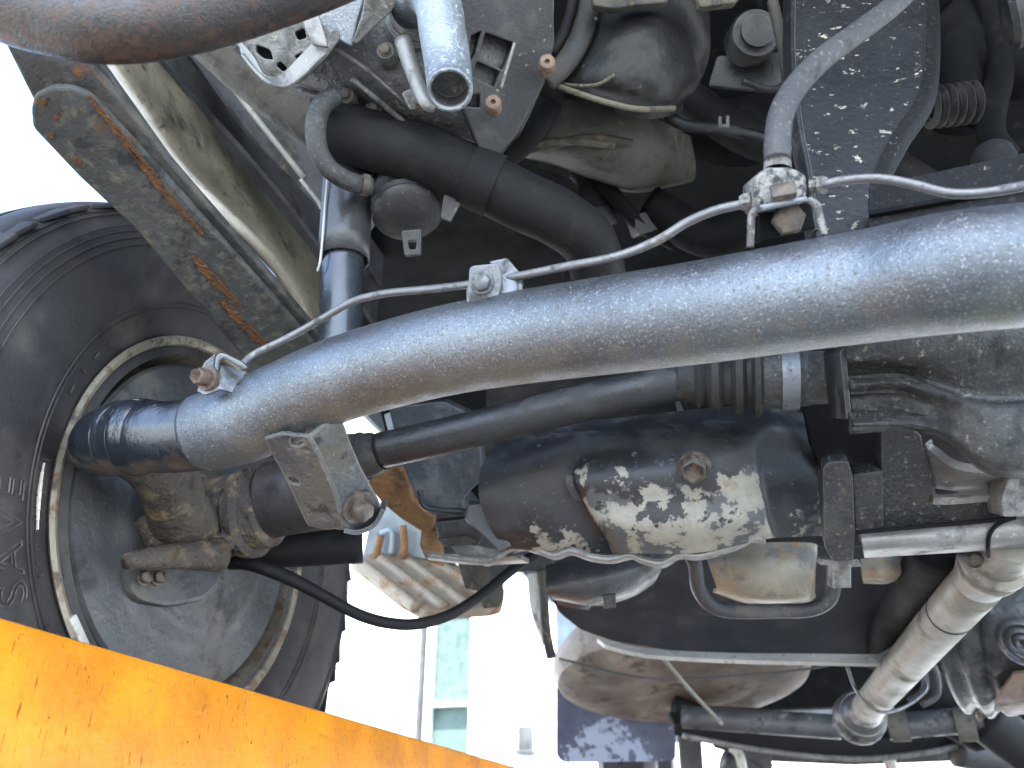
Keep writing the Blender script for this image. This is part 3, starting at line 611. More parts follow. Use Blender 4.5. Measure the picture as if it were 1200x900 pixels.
# bent water outlet
tube('water_outlet', [(478, 20, .61), (484, 8, .60), (498, -8, .580), (513, 6, .556), (519, 40, .546), (524, 72, .540), (527, 98, .530), (527, 106, .524)], [.0165, .0165, .0165, .0162, .016, .0157, .0152, .0150], M['pipe'], T, 'blue grey bent metal outlet pipe with open end', hollow=.16, seg=36, n=8)
_a = P(527, 106, .524) - P(527, 98, .530)
lathe('outlet_bore', P(527, 106, .524), _a, [(-.014, 0), (-.014, .0122), (-.002, .0122), (-.002, .0118), (-.0135, .0118), (-.0135, 0)], M['engine'], T)
lathe('outlet_flange', (482, 30, .600), P(495, 0, .575) - P(478, 40, .605), [(-.006, .0195), (0, .0195), (.002, .0175), (.006, .0175), (.007, .0195), (.012, .0195)], M['alloy'], T, seg=32)
tube('outlet_stay', [(472, 48, .582), (484, 85, .575), (498, 118, .565), (510, 126, .565)], [.0065, .0055, .005, .004], M['alloylight'], T, seg=12)
for x, y, d in ((438, 128, .640), (505, 160, .652), (452, 60, .592), (405, 112, .628)):
    o_ = lathe('cover_boss', (x, y, d), TOCAM, [(-.012, .009), (0, .0075), (.002, .006), (.002, 0)], M['engine'], T, seg=18)
    bolt(P(x, y, d) + TOCAM * .002, TOCAM, .0042, .004, M['darkbolt'], o_, washer=1.2)
slab('boss_plate', [(470, 108), (488, 100), (504, 112), (500, 126), (480, 128)], facing((487, 115, .592), TOCAM), .008, M['alloy'], T, rad=4)
bolt((491, 118, .584), TOCAM, .005, .006, M['darkbolt'], T, washer=1.2)
slab('ribbed_cover', [(540, -25), (648, -25), (650, 50), (640, 95), (622, 125), (604, 160), (578, 188), (560, 170), (540, 120), (528, 60)], plane3((545, 0, .585), (645, 0, .60), (575, 180, .625)), .012, M['plast'], T, 'dusty black ribbed plastic cover', rad=5,
     holes=[[(569, 38), (602, 50), (589, 82), (561, 68)], [(559, 72), (586, 84), (579, 102), (553, 89)], [(552, 42), (564, 36), (556, 64), (549, 75)], [(545, 110), (563, 110), (563, 126), (540, 124)]], hrad=2)
slab('cover_shade', [(535, 20), (615, 20), (600, 130), (530, 140)], plane3((545, 0, .612), (645, 0, .627), (575, 180, .652)), .004, M['dark'], T)  # dark slab gives the pockets of the cover their shade
tube('cover_edge', [(603, 50, .585), (594, 80, .588), (587, 104, .592)], .0012, M['seamwhite'], T, seg=8).data.materials[0] = M['alloylight']
for x, y, d in ((578, 122, .592), (641, 75, .594)):
    b_ = lathe('cover_screw', (x, y, d), TOCAM, [(-.01, .0062), (.003, .0062), (.005, .0050), (.005, .002), (.002, .0015), (.002, 0)], M['rustscrew'], T, seg=20)
# rubber duct and its ring
patch('air_duct', [[(692, -15, .66), (740, -30, .64), (790, -30, .65), (830, -15, .70)],
                   [(672, 55, .64), (735, 50, .61), (790, 50, .62), (832, 60, .68)],
                   [(650, 95, .64), (720, 105, .615), (780, 110, .62), (818, 100, .68)],
                   [(655, 102, .68), (715, 122, .66), (765, 130, .66), (800, 122, .70)],
                   [(665, 100, .75), (720, 120, .74), (765, 126, .74), (800, 118, .76)]], M['duct'], T, 'mottled black rubber air duct', th=.006, nu=8, nv=8)
tube('duct_ring', [(690, -30, .64), (690, 5, .632), (682, 40, .626), (664, 72, .622), (640, 95, .622)], .009, M['duct'], T, seg=16, squash=(.6, TOCAM))
tube('duct_ring', [(672, -30, .638), (670, 5, .630), (660, 38, .624), (645, 62, .62)], .004, M['rubber'], T, seg=12)
patch('lower_duct', [[(600, 150, .72), (650, 118, .69), (720, 128, .70), (770, 140, .73), (810, 160, .80)],
                     [(596, 172, .71), (650, 160, .69), (720, 158, .695), (772, 172, .73), (815, 190, .80)],
                     [(612, 184, .73), (668, 182, .70), (730, 190, .71), (778, 196, .75), (815, 205, .82)],
                     [(636, 190, .78), (690, 206, .75), (740, 218, .75), (780, 214, .78), (812, 212, .84)],
                     [(650, 192, .84), (700, 214, .82), (742, 226, .81), (780, 220, .83), (808, 214, .86)]], M['ductdust'], T, 'dusty tan casting below the air duct', th=.006, nu=8)
tube('duct_ring', [(570, 192, .69), (600, 178, .685), (628, 150, .68), (645, 118, .68)], .011, M['rubber'], T, seg=14, squash=(.6, TOCAM))
tube('lower_edge', [(592, 178, .70), (640, 172, .69), (690, 162, .688), (740, 168, .694)], .004, M['ductdust'], T, seg=10)
tube('duct_lip', [(648, 99, .628), (680, 110, .612), (715, 121, .606), (750, 128, .61), (790, 127, .63)], .0022, M['tan'], T, seg=10)
tube('duct_fold', [(650, 96, .632), (672, 100, .622), (700, 99, .612), (720, 88, .606)], .0013, M['tan'], T, seg=8)
tube('lower_edge', [(560, 186, .69), (600, 176, .688), (622, 170, .686), (668, 166, .684), (720, 170, .69)], .003, M['tan'], T, seg=8)
slab('top_flange', [(692, -20), (800, -20), (780, 3), (740, 6), (720, 10), (695, 6)], facing((740, 0, .60), TOCAM), .01, M['ductdust'], T, rad=3)
slab('top_flange', [(812, -20), (880, -20), (862, 3), (820, 8)], facing((840, 0, .60), TOCAM), .01, M['tan'], T, rad=3)
slab('cover_lug', [(545, 168), (575, 165), (600, 172), (590, 188), (575, 192), (555, 185)], facing((572, 178, .68), TOCAM), .02, M['plast'], T, rad=5)
# hoses
tube('coolant_hose', [(704, 335, .69), (690, 285, .672), (655, 256, .652), (610, 235, .642), (560, 210, .637), (500, 184, .635), (440, 166, .64), (395, 153, .645), (382, 149, .645)], .0236, M['rubber'], T, 'thick black coolant hose', hollow=.14, seg=32)
lathe('hose_band', (548, 204, .636), P(575, 216, .637) - P(548, 204, .636), [(0, .0236), (0, .0252), (.024, .0252), (.024, .0236)], M['rubber'], T, closed=True)
slab('hose_bracket', [(520, 228), (545, 218), (560, 228), (540, 238), (528, 260), (516, 255)], facing((535, 238, .63), TOCAM), .004, M['plast'], T, rad=3)
tube('breather_hose', [(392, 112, .612), (376, 126, .605), (370, 150, .602), (373, 176, .604), (386, 198, .61), (408, 212, .62), (434, 219, .63)], [.0078, .0078, .0078, .0076, .0074, .0074, .0074], M['hose'], T, 'curved grey breather hose', seg=20)
lathe('hose_clip', (424, 216, .626), P(440, 220, .63) - P(424, 216, .626), [(0, .0074), (0, .0086), (.005, .0086), (.005, .0074)], M['darkbolt'], T, closed=True)
aax = P(484, 290, .645) - P(474, 222, .69)
vac = lathe('vacuum_unit', (474, 222, .668), aax, [(-.03, 0), (-.03, .024), (.0, .0255), (.006, .0275), (.010, .0275), (.012, .0255), (.022, .0255), (.026, .0285), (.030, .0285), (.033, .0265), (.036, .022), (.040, .012), (.040, 0)], M['plast'], T, 'round dusty black canister')
slab('canister_tab', [(470, 270), (494, 268), (493, 298), (474, 300)], facing((483, 286, .625), TOCAM), .008, M['plast'], vac, rad=3, holes=[[(478, 282), (488, 282), (487, 292), (479, 292)]], hrad=2)
# flecked bracket, crossmember
plF = plane3((930, 0, .60), (1090, 0, .585), (980, 260, .50))
fb = slab('flecked_bracket', [(928, -40), (925, 60), (933, 140), (944, 195), (952, 240), (958, 290), (1022, 280), (1021, 232), (1028, 200), (1060, 150), (1082, 112), (1092, 60), (1090, -40)], plF, .006, M['fleck'], T, 'black pressed bracket covered with mud flecks', rad=10, bev=.002)
_in = [(1084, -40), (1087, 40), (1080, 105), (1048, 158), (1026, 205), (1020, 270)]
patch('bracket_flange', [[onplane(x - 4, y, plF) + plF[1] * .0006 for x, y in _in], [onplane(x + 4, y, plF) for x, y in _in], [onplane(x + 12, y + 3, plF) - plF[1] * .002 for x, y in _in], [onplane(x + 20, y + 6, plF) - plF[1] * .008 for x, y in _in]], M['member'], T, th=.003)
_in = [(930, -40), (929, 60), (937, 142), (948, 200), (957, 270)]
patch('bracket_flange', [[onplane(x + 3, y, plF) + plF[1] * .0006 for x, y in _in], [onplane(x - 3, y, plF) for x, y in _in], [onplane(x - 8, y, plF) - plF[1] * .012 for x, y in _in]], M['blackpaint'], T, th=.003)
plC = plane3((1020, 235, .47), (1220, 190, .43), (1030, 280, .46))
slab('cross_member', [(1018, 218), (1210, 176), (1330, 150), (1330, 300), (1018, 320)], plC, .03, M['member'], T, 'dark cross member behind the axle beam', rad=3)
slab('cross_member_lip', [(1018, 246), (1210, 212), (1330, 190), (1330, 196), (1018, 252)], (plC[0] + plC[1] * .004, plC[1]), .006, M['dark'], T)
lathe('rubber_stop', (1166, 190, .47), LZ + LY * .1, [(-.01, .012), (.006, .0115), (.010, .009), (.010, 0)], M['rubber'], T)
# dark bay behind
for a, b, r, m in (((790, 105, .78), (990, 165, .80), .018, 'rubber'), ((780, 150, .85), (960, 130, .82), .02, 'dark'), ((1030, 190, .70), (1200, 200, .66), .018, 'rubber'), ((760, 240, .8), (900, 250, .75), .02, 'dark'), ((1100, 20, .75), (1250, 60, .72), .03, 'dark')):
    a_, b_ = P(*a), P(*b); mid = (a_ + b_) / 2 + Vector((0, .02, -.02))
    tube('bay_pipe', [a_, mid, b_], r, M[m], T, seg=16)
bm = bmesh.new()
for k in range(6):
    add_lathe(bm, P(1090 + k * 10, 126 - k * 1.2, .64), P(1190, 110, .64) - P(1090, 126, .64), [(-.0022, .011), (0, .017), (.0022, .011)], 20)
link('ribbed_boot', bm, M['plast'], T, 'small ribbed rubber boot in the dark bay')
lathe('bay_bush', (885, 40, .70), TOCAM, [(-.02, .022), (0, .022), (.003, .02), (.003, .014), (.008, .014), (.008, 0)], M['blackpaint'], T)
slab('bay_plate', [(840, 65), (925, 60), (935, 110), (830, 100)], plane3((840, 65, .74), (925, 60, .72), (830, 100, .74)), .006, M['blackpaint'], T, rad=4)
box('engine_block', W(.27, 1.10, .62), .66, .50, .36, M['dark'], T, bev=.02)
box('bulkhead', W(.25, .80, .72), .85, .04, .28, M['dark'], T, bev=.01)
# --- drive shaft, cv joint
tube('drive_shaft', [(445, 528, .665), (500, 516, .655), (600, 492, .645), (700, 468, .635), (800, 446, .625)], .0150, M['blackpaint'], T, 'long dark drive shaft below the beam', seg=32)
patch_ax = P(460, 526, .663) - P(420, 536, .672)
lathe('outer_boot', (420, 536, .671), patch_ax, [(-.016, .012), (-.014, .0225), (-.002, .021), (0, .0205), (.006, .0205), (.007, .0185), (.014, .0185), (.018, .0165), (.022, .015)], M['brownboot'], T, 'small boot on the drive shaft by the bracket')
cax = P(990, 442, .595) - P(800, 446, .625)
cb = bmesh.new()
def at_ax(x): 
    t = (x - 800) / 190; return P(800, 446, .625).lerp(P(990, 442, .595), t)
L_ = cax.length
def sx_(x): return (x - 800) / 190 * L_
ribs = [(795, .016), (815, .018), (820, .022), (828, .018), (836, .0245), (844, .0245), (850, .019), (858, .0195), (864, .0265), (872, .0265), (877, .0205), (882, .021), (886, .029), (892, .029), (896, .023)]
lathe('cv_boot', (800, 446, .625), cax, [(sx_(x), r) for x, r in ribs], M['plast'], T, 'ribbed rubber boot of the inner joint').data.materials[0] = M['boot']
cj = lathe('cv_joint', (800, 446, .625), cax, [(sx_(894), .020), (sx_(895), .0225), (sx_(918), .0228), (sx_(935), .0225), (sx_(938), .0215), (sx_(950), .0205), (sx_(952), .020), (sx_(980), .0195), (sx_(984), .0180), (sx_(1000), .018), (sx_(1010), 0)], M['case'], T, 'round metal inner joint of the drive shaft')
bm = bmesh.new(); add_lathe(bm, P(800, 446, .625), cax, [(sx_(917), .0222), (sx_(917), .0243), (sx_(937), .0243), (sx_(937), .0222)], 40, closed=True)
add_box(bm, P(926, 430, .578), .0015, .002, .006, bev=.0002); link('boot_band', bm, M['zinc'], cj, 'bright steel band on the inner joint')
# --- gearbox case
def cg(u, v): return 0
_gx = (990, 1045, 1095, 1145, 1230)
_gr = [((395, 388, 380, 372, 362), (.540, .540, .540, .538, .534)), ((420, 418, 414, 408, 402), (.546, .545, .541, .537, .532)),
       ((435, 436, 450, 464, 462), (.559, .558, .553, .547, .541)), ((452, 449, 459, 474, 472), (.545, .544, .540, .534, .529)),
       ((465, 462, 476, 492, 492), (.558, .557, .544, .530, .524)), ((483, 480, 492, 520, 522), (.555, .554, .544, .528, .521)),
       ((498, 497, 510, 546, 552), (.541, .542, .543, .532, .526)), ((503, 502, 518, 557, 561), (.572, .572, .572, .556, .550))]
gb = patch('gearbox_case', [[(x + .012 * (y - 390) * 8, y, d) for x, y, d in zip(_gx, ys, ds)] for ys, ds in _gr], M['case'], T, 'mottled dark alloy gearbox casting', th=.01, nu=9, nv=6)
slab('case_lip', [(984, 412), (992, 405), (996, 458), (999, 490), (992, 492)], facing((990, 450, .548), TOCAM), .03, M['blackpaint'], T, rad=2)
pk = plane3((1035, 500, .60), (1200, 560, .60), (1040, 620, .625))
slab('case_web', [(1033, 500), (1060, 498), (1080, 510), (1085, 545), (1094, 580), (1190, 575), (1230, 575), (1230, 600), (1170, 608), (1005, 622), (1000, 560), (1033, 555)], pk, .02, M['caseblack'], T, 'black speckled lower web of the gearbox', rad=4)
slab('case_corner', [(1000, 556), (1034, 552), (1036, 620), (1003, 622)], (pk[0] + pk[1] * .006, pk[1]), .02, M['caseblack'], T, rad=3)
patch('case_pocket', [[(1084, 520, .60), (1092, 530, .60), (1130, 552, .585), (1230, 556, .575)], [(1090, 560, .625), (1100, 570, .62), (1140, 568, .61), (1230, 562, .60)], [(1094, 584, .608), (1110, 583, .606), (1160, 581, .60), (1230, 578, .59)]], M['alloylight'], T, 'light worn alloy pocket in the gearbox', th=.006)
patch('case_rail', [[(1008, 622, .61), (1080, 616, .605), (1160, 608, .60), (1230, 604, .59)], [(1010, 634, .605), (1080, 630, .60), (1160, 624, .595), (1230, 618, .588)], [(1012, 645, .61), (1080, 642, .606), (1160, 638, .60), (1230, 634, .594)], [(1013, 654, .63), (1080, 650, .626), (1160, 645, .62), (1230, 640, .61)]], M['alloylight'], T, 'machined pale rail along the gearbox bottom', th=.006)
tube('case_joint', [(1158, 652, .618), (1158, 640, .600), (1160, 626, .593), (1170, 614, .595), (1190, 606, .592)], .0016, M['dark'], T, seg=8)
slab('case_lug', [(1182, 560), (1230, 555), (1230, 605), (1176, 606), (1174, 585)], facing((1200, 580, .585), TOCAM), .02, M['alloy'], T, rad=4)
tube('case_seam', [(1004, 624, .603), (1080, 617, .600), (1150, 611, .596), (1190, 606, .592)], .0016, M['dark'], T, seg=8)
# mount bracket
slab('mount_plate', [(964, 548), (972, 541), (994, 540), (1000, 560), (1002, 625), (1000, 658), (975, 658), (966, 640)], plane3((965, 545, .60), (1000, 545, .595), (970, 655, .625)), .014, M['caseblack'], T, 'black gearbox mount plate', rad=4)
slab('mount_foot', [(965, 656), (1006, 655), (1010, 664), (998, 665), (998, 689), (976, 690), (976, 664), (962, 662)], facing((985, 670, .63), TOCAM), .012, M['alloy'], T, rad=1)
slab('mount_backing', [(940, 470), (1000, 460), (1034, 500), (1034, 555), (1000, 560), (965, 560), (950, 520)], plane3((940, 470, .66), (1034, 500, .65), (965, 560, .66)), .01, M['dark'], T)
# --- oil pan: one pressed skin with raised bay, scalloped flange
def panmat():
    m = mat('oil pan paint', (.015, .016, .0185), .50, 0, [((.075, .08, .088), 190, .61, .67), ((.034, .036, .039), 30, .5, .65)], .25, 300, .5)
    n = m.node_tree.nodes; L = m.node_tree.links.new; b = n['Principled BSDF']
    at = n.new('ShaderNodeAttribute'); at.attribute_name = 'wear'
    tc = n.new('ShaderNodeTexCoord')
    def nz(sc, det=7):
        t = n.new('ShaderNodeTexNoise'); t.inputs['Scale'].default_value = sc; t.inputs['Detail'].default_value = det; t.inputs['Roughness'].default_value = .62
        L(tc.outputs['Object'], t.inputs['Vector']); return t.outputs[0]
    ad = n.new('ShaderNodeMath'); ad.operation = 'MULTIPLY_ADD'; L(nz(55), ad.inputs[0]); ad.inputs[1].default_value = 1.9; L(at.outputs['Fac'], ad.inputs[2])
    mr = n.new('ShaderNodeMapRange'); mr.inputs[1].default_value = 1.50; mr.inputs[2].default_value = 1.54; L(ad.outputs[0], mr.inputs[0])
    bare = n.new('ShaderNodeValToRGB'); L(nz(38), bare.inputs[0])
    e = bare.color_ramp.elements; e[0].position = .44; e[0].color = (.062, .064, .066, 1); e[1].position = .462; e[1].color = (.20, .19, .155, 1)
    q = e.new(.58); q.color = (.25, .238, .195, 1); q = e.new(.66); q.color = (.19, .155, .095, 1)
    mx = n.new('ShaderNodeMix'); mx.data_type = 'RGBA'; L(mr.outputs[0], mx.inputs[0])
    old = b.inputs['Base Color'].links[0].from_socket; L(old, mx.inputs[6]); L(bare.outputs[0], mx.inputs[7]); L(mx.outputs[2], b.inputs['Base Color'])
    r2 = n.new('ShaderNodeMix'); L(mr.outputs[0], r2.inputs[0]); L(b.inputs['Roughness'].links[0].from_socket, r2.inputs[2]); r2.inputs[3].default_value = .55; L(r2.outputs[0], b.inputs['Roughness'])
    return m
pan = patch('oil_pan', [
    [(580, 520, .75), (625, 505, .74), (690, 492, .73), (720, 490, .73), (810, 480, .72), (880, 474, .71), (915, 476, .71), (955, 490, .71)],
    [(565, 545, .71), (622, 525, .70), (680, 512, .69), (712, 508, .685), (805, 500, .675), (880, 495, .67), (915, 496, .67), (956, 508, .68)],
    [(561, 568, .693), (620, 550, .685), (672, 540, .679), (694, 534, .674), (805, 524, .655), (876, 520, .645), (902, 528, .662), (957, 535, .67)],
    [(562, 585, .688), (622, 578, .68), (668, 566, .674), (684, 562, .660), (805, 552, .642), (878, 548, .640), (898, 552, .652), (958, 560, .662)],
    [(568, 605, .69), (628, 602, .68), (682, 594, .676), (698, 592, .661), (808, 586, .642), (884, 582, .640), (903, 584, .652), (960, 590, .662)],
    [(578, 625, .695), (636, 624, .686), (698, 622, .682), (714, 620, .658), (812, 618, .64), (890, 610, .637), (908, 612, .656), (962, 612, .665)],
    [(592, 642, .71), (642, 646, .70), (712, 648, .694), (728, 648, .672), (816, 648, .655), (897, 632, .65), (913, 630, .665), (964, 628, .675)]],
    panmat(), T, 'oil pan with peeling black paint and bare metal', th=.006, nu=9, nv=9,
    wear=[[0] * 8, [0] * 8, [.05, .34, .25, .25, .22, .22, 0, 0], [0, .20, .12, .44, .40, .50, .05, .25], [0, .28, .28, .70, .50, .80, .1, .60], [.05, .58, .40, .75, .72, 1, .2, .66], [.1, .74, .45, .85, 1, 1, .3, .5]])  # peeled patches; also raised on creases and right edge to paint bright lines


fl = []
for x, y, d in [(500, 650, .74), (540, 655, .73), (575, 656, .72), (595, 646, .715), (612, 640, .71), (632, 645, .703), (650, 651, .697), (668, 645, .692), (690, 652, .686), (715, 655, .68), (738, 650, .676), (750, 655, .674), (775, 660, .668), (795, 650, .663), (818, 651, .66), (850, 643, .655), (868, 636, .653), (880, 630, .65), (895, 632, .648)]:
    fl.append((x, y, d))
tube('pan_flange', fl, .0022, M['alloylight'], T, 'scalloped bright edge of the oil pan flange', seg=8, n=6)
patch('pan_flange', [[(x, y, d + .002) for x, y, d in fl], [(x + 2, y + 6, d + .035) for x, y, d in fl]], M['alloy'], T, th=.003, nu=5)
bolt((813, 546, .631), Vector((-.05, -.62, -.75)), .0108, .012, M['darkbolt'], T, 'brown drain plug with dished head', name='drain_plug', washer=1.25, dish=.45)
# --- left of pan: black bracket and rusty strap
slab('black_bracket', [(455, 478), (520, 470), (560, 490), (565, 560), (540, 585), (545, 600), (505, 604), (488, 585), (470, 540)], plane3((455, 478, .80), (560, 490, .78), (505, 604, .80)), .02, M['blackpaint'], T, rad=6).data.materials[0] = mat('blue black bracket', (.03, .038, .046), .45, 0, [((.10, .10, .10), 30, .55, .68)], .3, 150)
tube('bracket_edge', [(492, 575, .775), (500, 595, .775), (545, 600, .77)], .003, M['blackpaint'], T, seg=8)
slab('window_piece', [(450, 486), (470, 478), (490, 480), (478, 502), (455, 506)], facing((468, 490, .9), TOCAM), .006, M['bodyblue'], T, rad=2)
slab('rusty_strap', [(428, 545), (462, 540), (476, 560), (482, 585), (500, 602), (509, 608), (507, 622), (494, 623), (470, 608), (446, 588), (432, 570)], plane3((430, 550, .84), (500, 605, .86), (446, 588, .86)), .012, M['straprust'], T, 'flat brown rusty strap', rad=4)
slab('strap_foot', [(494, 620), (516, 622), (520, 665), (500, 658), (492, 640)], facing((505, 640, .88), TOCAM), .02, M['straprust'], T, rad=2)
for q in ([(510, 612), (545, 608), (575, 612), (560, 640), (515, 635)], ):
    slab('small_bracket', q, facing((535, 625, .80), TOCAM), .02, M['plast'], T, rad=3)
slab('small_bracket', [(512, 632), (548, 628), (560, 636), (540, 642), (518, 640)], facing((535, 636, .785), TOCAM), .01, M['ductdust'], T, rad=2)
slab('pan_corner', [(548, 592), (566, 590), (580, 610), (600, 640), (585, 646), (560, 622), (545, 610)], facing((570, 615, .70), TOCAM), .012, M['pan'], T, rad=3)
patch('flange_tray', [[(528, 640, .76), (560, 640, .74), (600, 648, .73)], [(540, 652, .75), (570, 656, .735), (610, 655, .72)], [(570, 664, .76), (585, 662, .75), (620, 660, .74)]], M['alloylight'], T, th=.004)
slab('hanger_plate', [(535, 655), (575, 664), (570, 695), (545, 690)], facing((555, 675, .82), TOCAM), .008, M['ductdust'], T, rad=3)
slab('arch_shade', [(385, 425), (570, 425), (570, 500), (470, 520), (452, 508), (446, 484), (420, 480)], facing((480, 470, .96), TOCAM), .01, M['dark'], T)  # dark slab added to fill a bright gap with shade
slab('gap_filler', [(498, 595), (650, 590), (650, 690), (640, 668), (600, 672), (578, 690), (560, 680), (540, 650), (508, 650)], facing((560, 640, 1.02), TOCAM), .05, M['plast'], T, rad=4)  # dark filler slab added behind the brackets to close a bright gap
# far body corner seen through the gap
slab('inner_sill', [(424, 655), (436, 600), (450, 582), (500, 620), (498, 640), (560, 640), (560, 665), (480, 652)], plane3((424, 655, 1.55), (450, 582, 1.55), (500, 640, 1.55)), .02, M['bodyblue'], T, 'pale blue body panel with rust stripes', rad=3)
for pts in ([(446, 628), (442, 645), (440, 656)], [(472, 616), (474, 636), (472, 654)]):
    tube('rust_stripe', [(x, y, 1.53) for x, y in pts], .008, M['straprust'], T, seg=8)
tube('panel_swage', [(446, 625, 1.535), (458, 622, 1.535), (460, 634, 1.535), (458, 648, 1.535)], .006, M['bodyblue'], T, seg=8)
pr = plane3((415, 655, 1.50), (500, 648, 1.58), (570, 712, 1.45))
st = slab('ribbed_step', [(412, 655), (436, 648), (500, 646), (545, 665), (592, 690), (590, 708), (575, 712), (498, 716), (470, 700)], pr, .02, M['ribbed'], T, 'rust stained ribbed underbody panel', rad=3)
for a, b in (((420, 658), (488, 712)), ((445, 656), (520, 712)), ((470, 652), (548, 710)), ((496, 650), (575, 702))):
    tube('panel_rib', [onplane(a[0], a[1], pr), onplane((a[0] + b[0]) / 2, (a[1] + b[1]) / 2, pr), onplane(b[0], b[1], pr)], .011, M['ribbed'], st, seg=10)
slab('flap_corner', [(560, 690), (590, 678), (590, 704), (584, 712), (566, 714)], facing((575, 700, 1.4), TOCAM), .01, M['seamwhite'], T, rad=4).data.materials[0] = M['ductdust']
# --- forward of the pan
patch('heat_shield', [[(826, 640, .86), (880, 636, .84), (950, 636, .84), (958, 645, .86)], [(830, 660, .83), (880, 660, .81), (944, 660, .81), (956, 665, .83)], [(840, 690, .83), (880, 700, .81), (940, 700, .81), (955, 690, .83)], [(835, 694, .88), (880, 708, .87), (940, 708, .87), (956, 700, .88)]], M['cat'], T, 'heat stained brown exhaust shield', th=.004)
tube('shield_crack', [(903, 678, .808), (905, 690, .808), (905, 702, .812)], .0012, M['straprust'], T, seg=6)
patch('heat_shield', [[(1008, 655, .80), (1040, 652, .79), (1062, 655, .80)], [(1010, 675, .79), (1040, 675, .78), (1062, 668, .79)], [(1012, 684, .82), (1040, 684, .81), (1056, 678, .82)]], M['cat'], T, th=.004)
tube('guard_loop', [(800, 636, .75), (814, 660, .75), (818, 688, .75), (832, 708, .75), (856, 716, .75), (910, 716, .75), (950, 714, .75), (972, 702, .75), (977, 680, .75), (975, 655, .75)], .0068, M['plast'], T, 'grey round bar guard loop', seg=16)
patch('exhaust_front', [[(640, 662, .88), (690, 652, .87), (760, 650, .87), (800, 645, .88)], [(640, 690, .85), (690, 680, .84), (740, 672, .85), (780, 660, .87)], [(648, 702, .87), (690, 706, .86), (740, 695, .87), (770, 678, .89)], [(660, 704, .92), (700, 710, .92), (740, 700, .92), (765, 685, .93)]], M['tank'], T, 'grey round casting behind the oil pan', th=.005)
slab('pipe_tab', [(706, 698), (722, 696), (722, 712), (708, 714)], facing((714, 705, .84), TOCAM), .005, M['plast'], T, rad=1)
plS = plane3((640, 690, 1.10), (1050, 690, 1.02), (700, 755, 1.13))
slab('splash_shield', [(625, 650), (700, 640), (1040, 640), (1055, 700), (1058, 755), (1040, 772), (1000, 770), (800, 765), (720, 752), (680, 738), (655, 718), (640, 690)], plS, .006, M['shieldblack'], T, 'dark splash shield with a pale lower lip', rad=6)
patch('shield_lip', [[(700, 748, 1.115), (760, 760, 1.10), (860, 765, 1.07), (960, 766, 1.04), (1040, 767, 1.02)], [(710, 756, 1.10), (760, 767, 1.085), (860, 773, 1.055), (960, 776, 1.028), (1035, 778, 1.01)]], M['lip'], T, th=.006)
slab('shield_corner', [(1030, 768), (1052, 756), (1058, 758), (1048, 774)], facing((1045, 766, 1.0), TOCAM), .005, M['alloy'], T)
patch('white_strip', [[(618, 672, 1.02), (628, 672, 1.01), (634, 672, 1.01)], [(622, 715, 1.02), (632, 712, 1.01), (638, 712, 1.01)], [(636, 756, 1.02), (640, 752, 1.01), (643, 748, 1.01)]], M['lip'], T, 'curved pale strip at the shield edge', th=.006)
tube('strip_edge', [(634, 668, .99), (637, 700, .99), (640, 740, .99), (646, 770, .99)], .006, M['ductdust'], T, seg=8)
# spare wheel pan
SC = P(797, 788, 1.72)
sp = lathe('spare_wheel', SC, Vector((.05, -.16, -1)), [(-.06, .245), (-.03, .27), (0, .272), (.02, .262), (.032, .235), (.036, .20), (.030, .17), (.034, .14), (.034, .10), (.02, .05), (.02, 0)], M['spare'], T, 'brown dirty round spare wheel under the cab', seg=72)
tube('strap_wire', [(655, 772, 1.50), (760, 795, 1.48), (860, 792, 1.45), (960, 782, 1.42), (975, 772, 1.40)], .0022, M['linedark'], T, seg=8)
tube('strap_wire', [(778, 772, 1.35), (810, 810, 1.42), (846, 848, 1.5)], .0034, M['shaft'], T, seg=8)
# mud flap + front tyre behind it
plM = plane3((655, 800, 1.95), (790, 800, 1.92), (660, 890, 1.95))
slab('mud_flap', [(652, 775), (792, 775), (792, 888), (788, 892), (660, 894), (652, 886)], plM, .006, M['flap'], T, 'blue grey mud flap with torn pale patch', rad=5)
tube('flap_hook', [(675, 806, 1.90), (684, 808, 1.90), (688, 822, 1.90), (700, 832, 1.90), (735, 828, 1.90)], .005, M['bodyblue'], T, seg=8)
bm = bmesh.new(); fc = PY(745, 905, 2.35)
add_lathe(bm, Vector((fc.x, 2.42, H + .25)), LX, [(-.07, .16), (-.07, .235), (-.05, .265), (0, .27), (.05, .265), (.07, .235), (.07, .16)], 64, closed=True); link('tyre', bm, M['tyre'], T, 'front tyre behind the mud flap')
slab('flap_stay', [(795, 838), (820, 838), (825, 910), (800, 910)], facing((810, 870, 1.8), TOCAM), .03, M['plast'], T, rad=4)
# propeller shaft
ps = [(1172, 656, .665), (1100, 740, .86), (1010, 838, 1.22)]
tube('propeller_shaft', [P(1160, 664, .68), P(1013, 834, 1.24)], [.0222, .0222], M['shaft'], T, 'pale propeller shaft running to the front', seg=40)
pax = P(1160, 664, .68) - P(1013, 834, 1.24)
lathe('shaft_seam', P(1013, 834, 1.24) + pax * .80, pax, [(0, .0221), (.001, .0226), (.003, .0226), (.004, .0221)], M['dark'], T)
lathe('front_joint', P(1013, 834, 1.24), pax, [(.03, .0225), (.02, .0245), (0, .0255), (-.004, .029), (-.014, .028), (-.018, .033), (-.03, .034), (-.036, .039), (-.06, .040), (-.08, 0)], M['tank'], T, 'ringed front joint of the propeller shaft', seg=48)
lathe('front_joint_seal', P(1013, 834, 1.24), pax, [(-.017, .029), (-.017, .0335), (-.020, .0335), (-.020, .029)], M['shaft'], T, closed=True)
uj = bmesh.new()
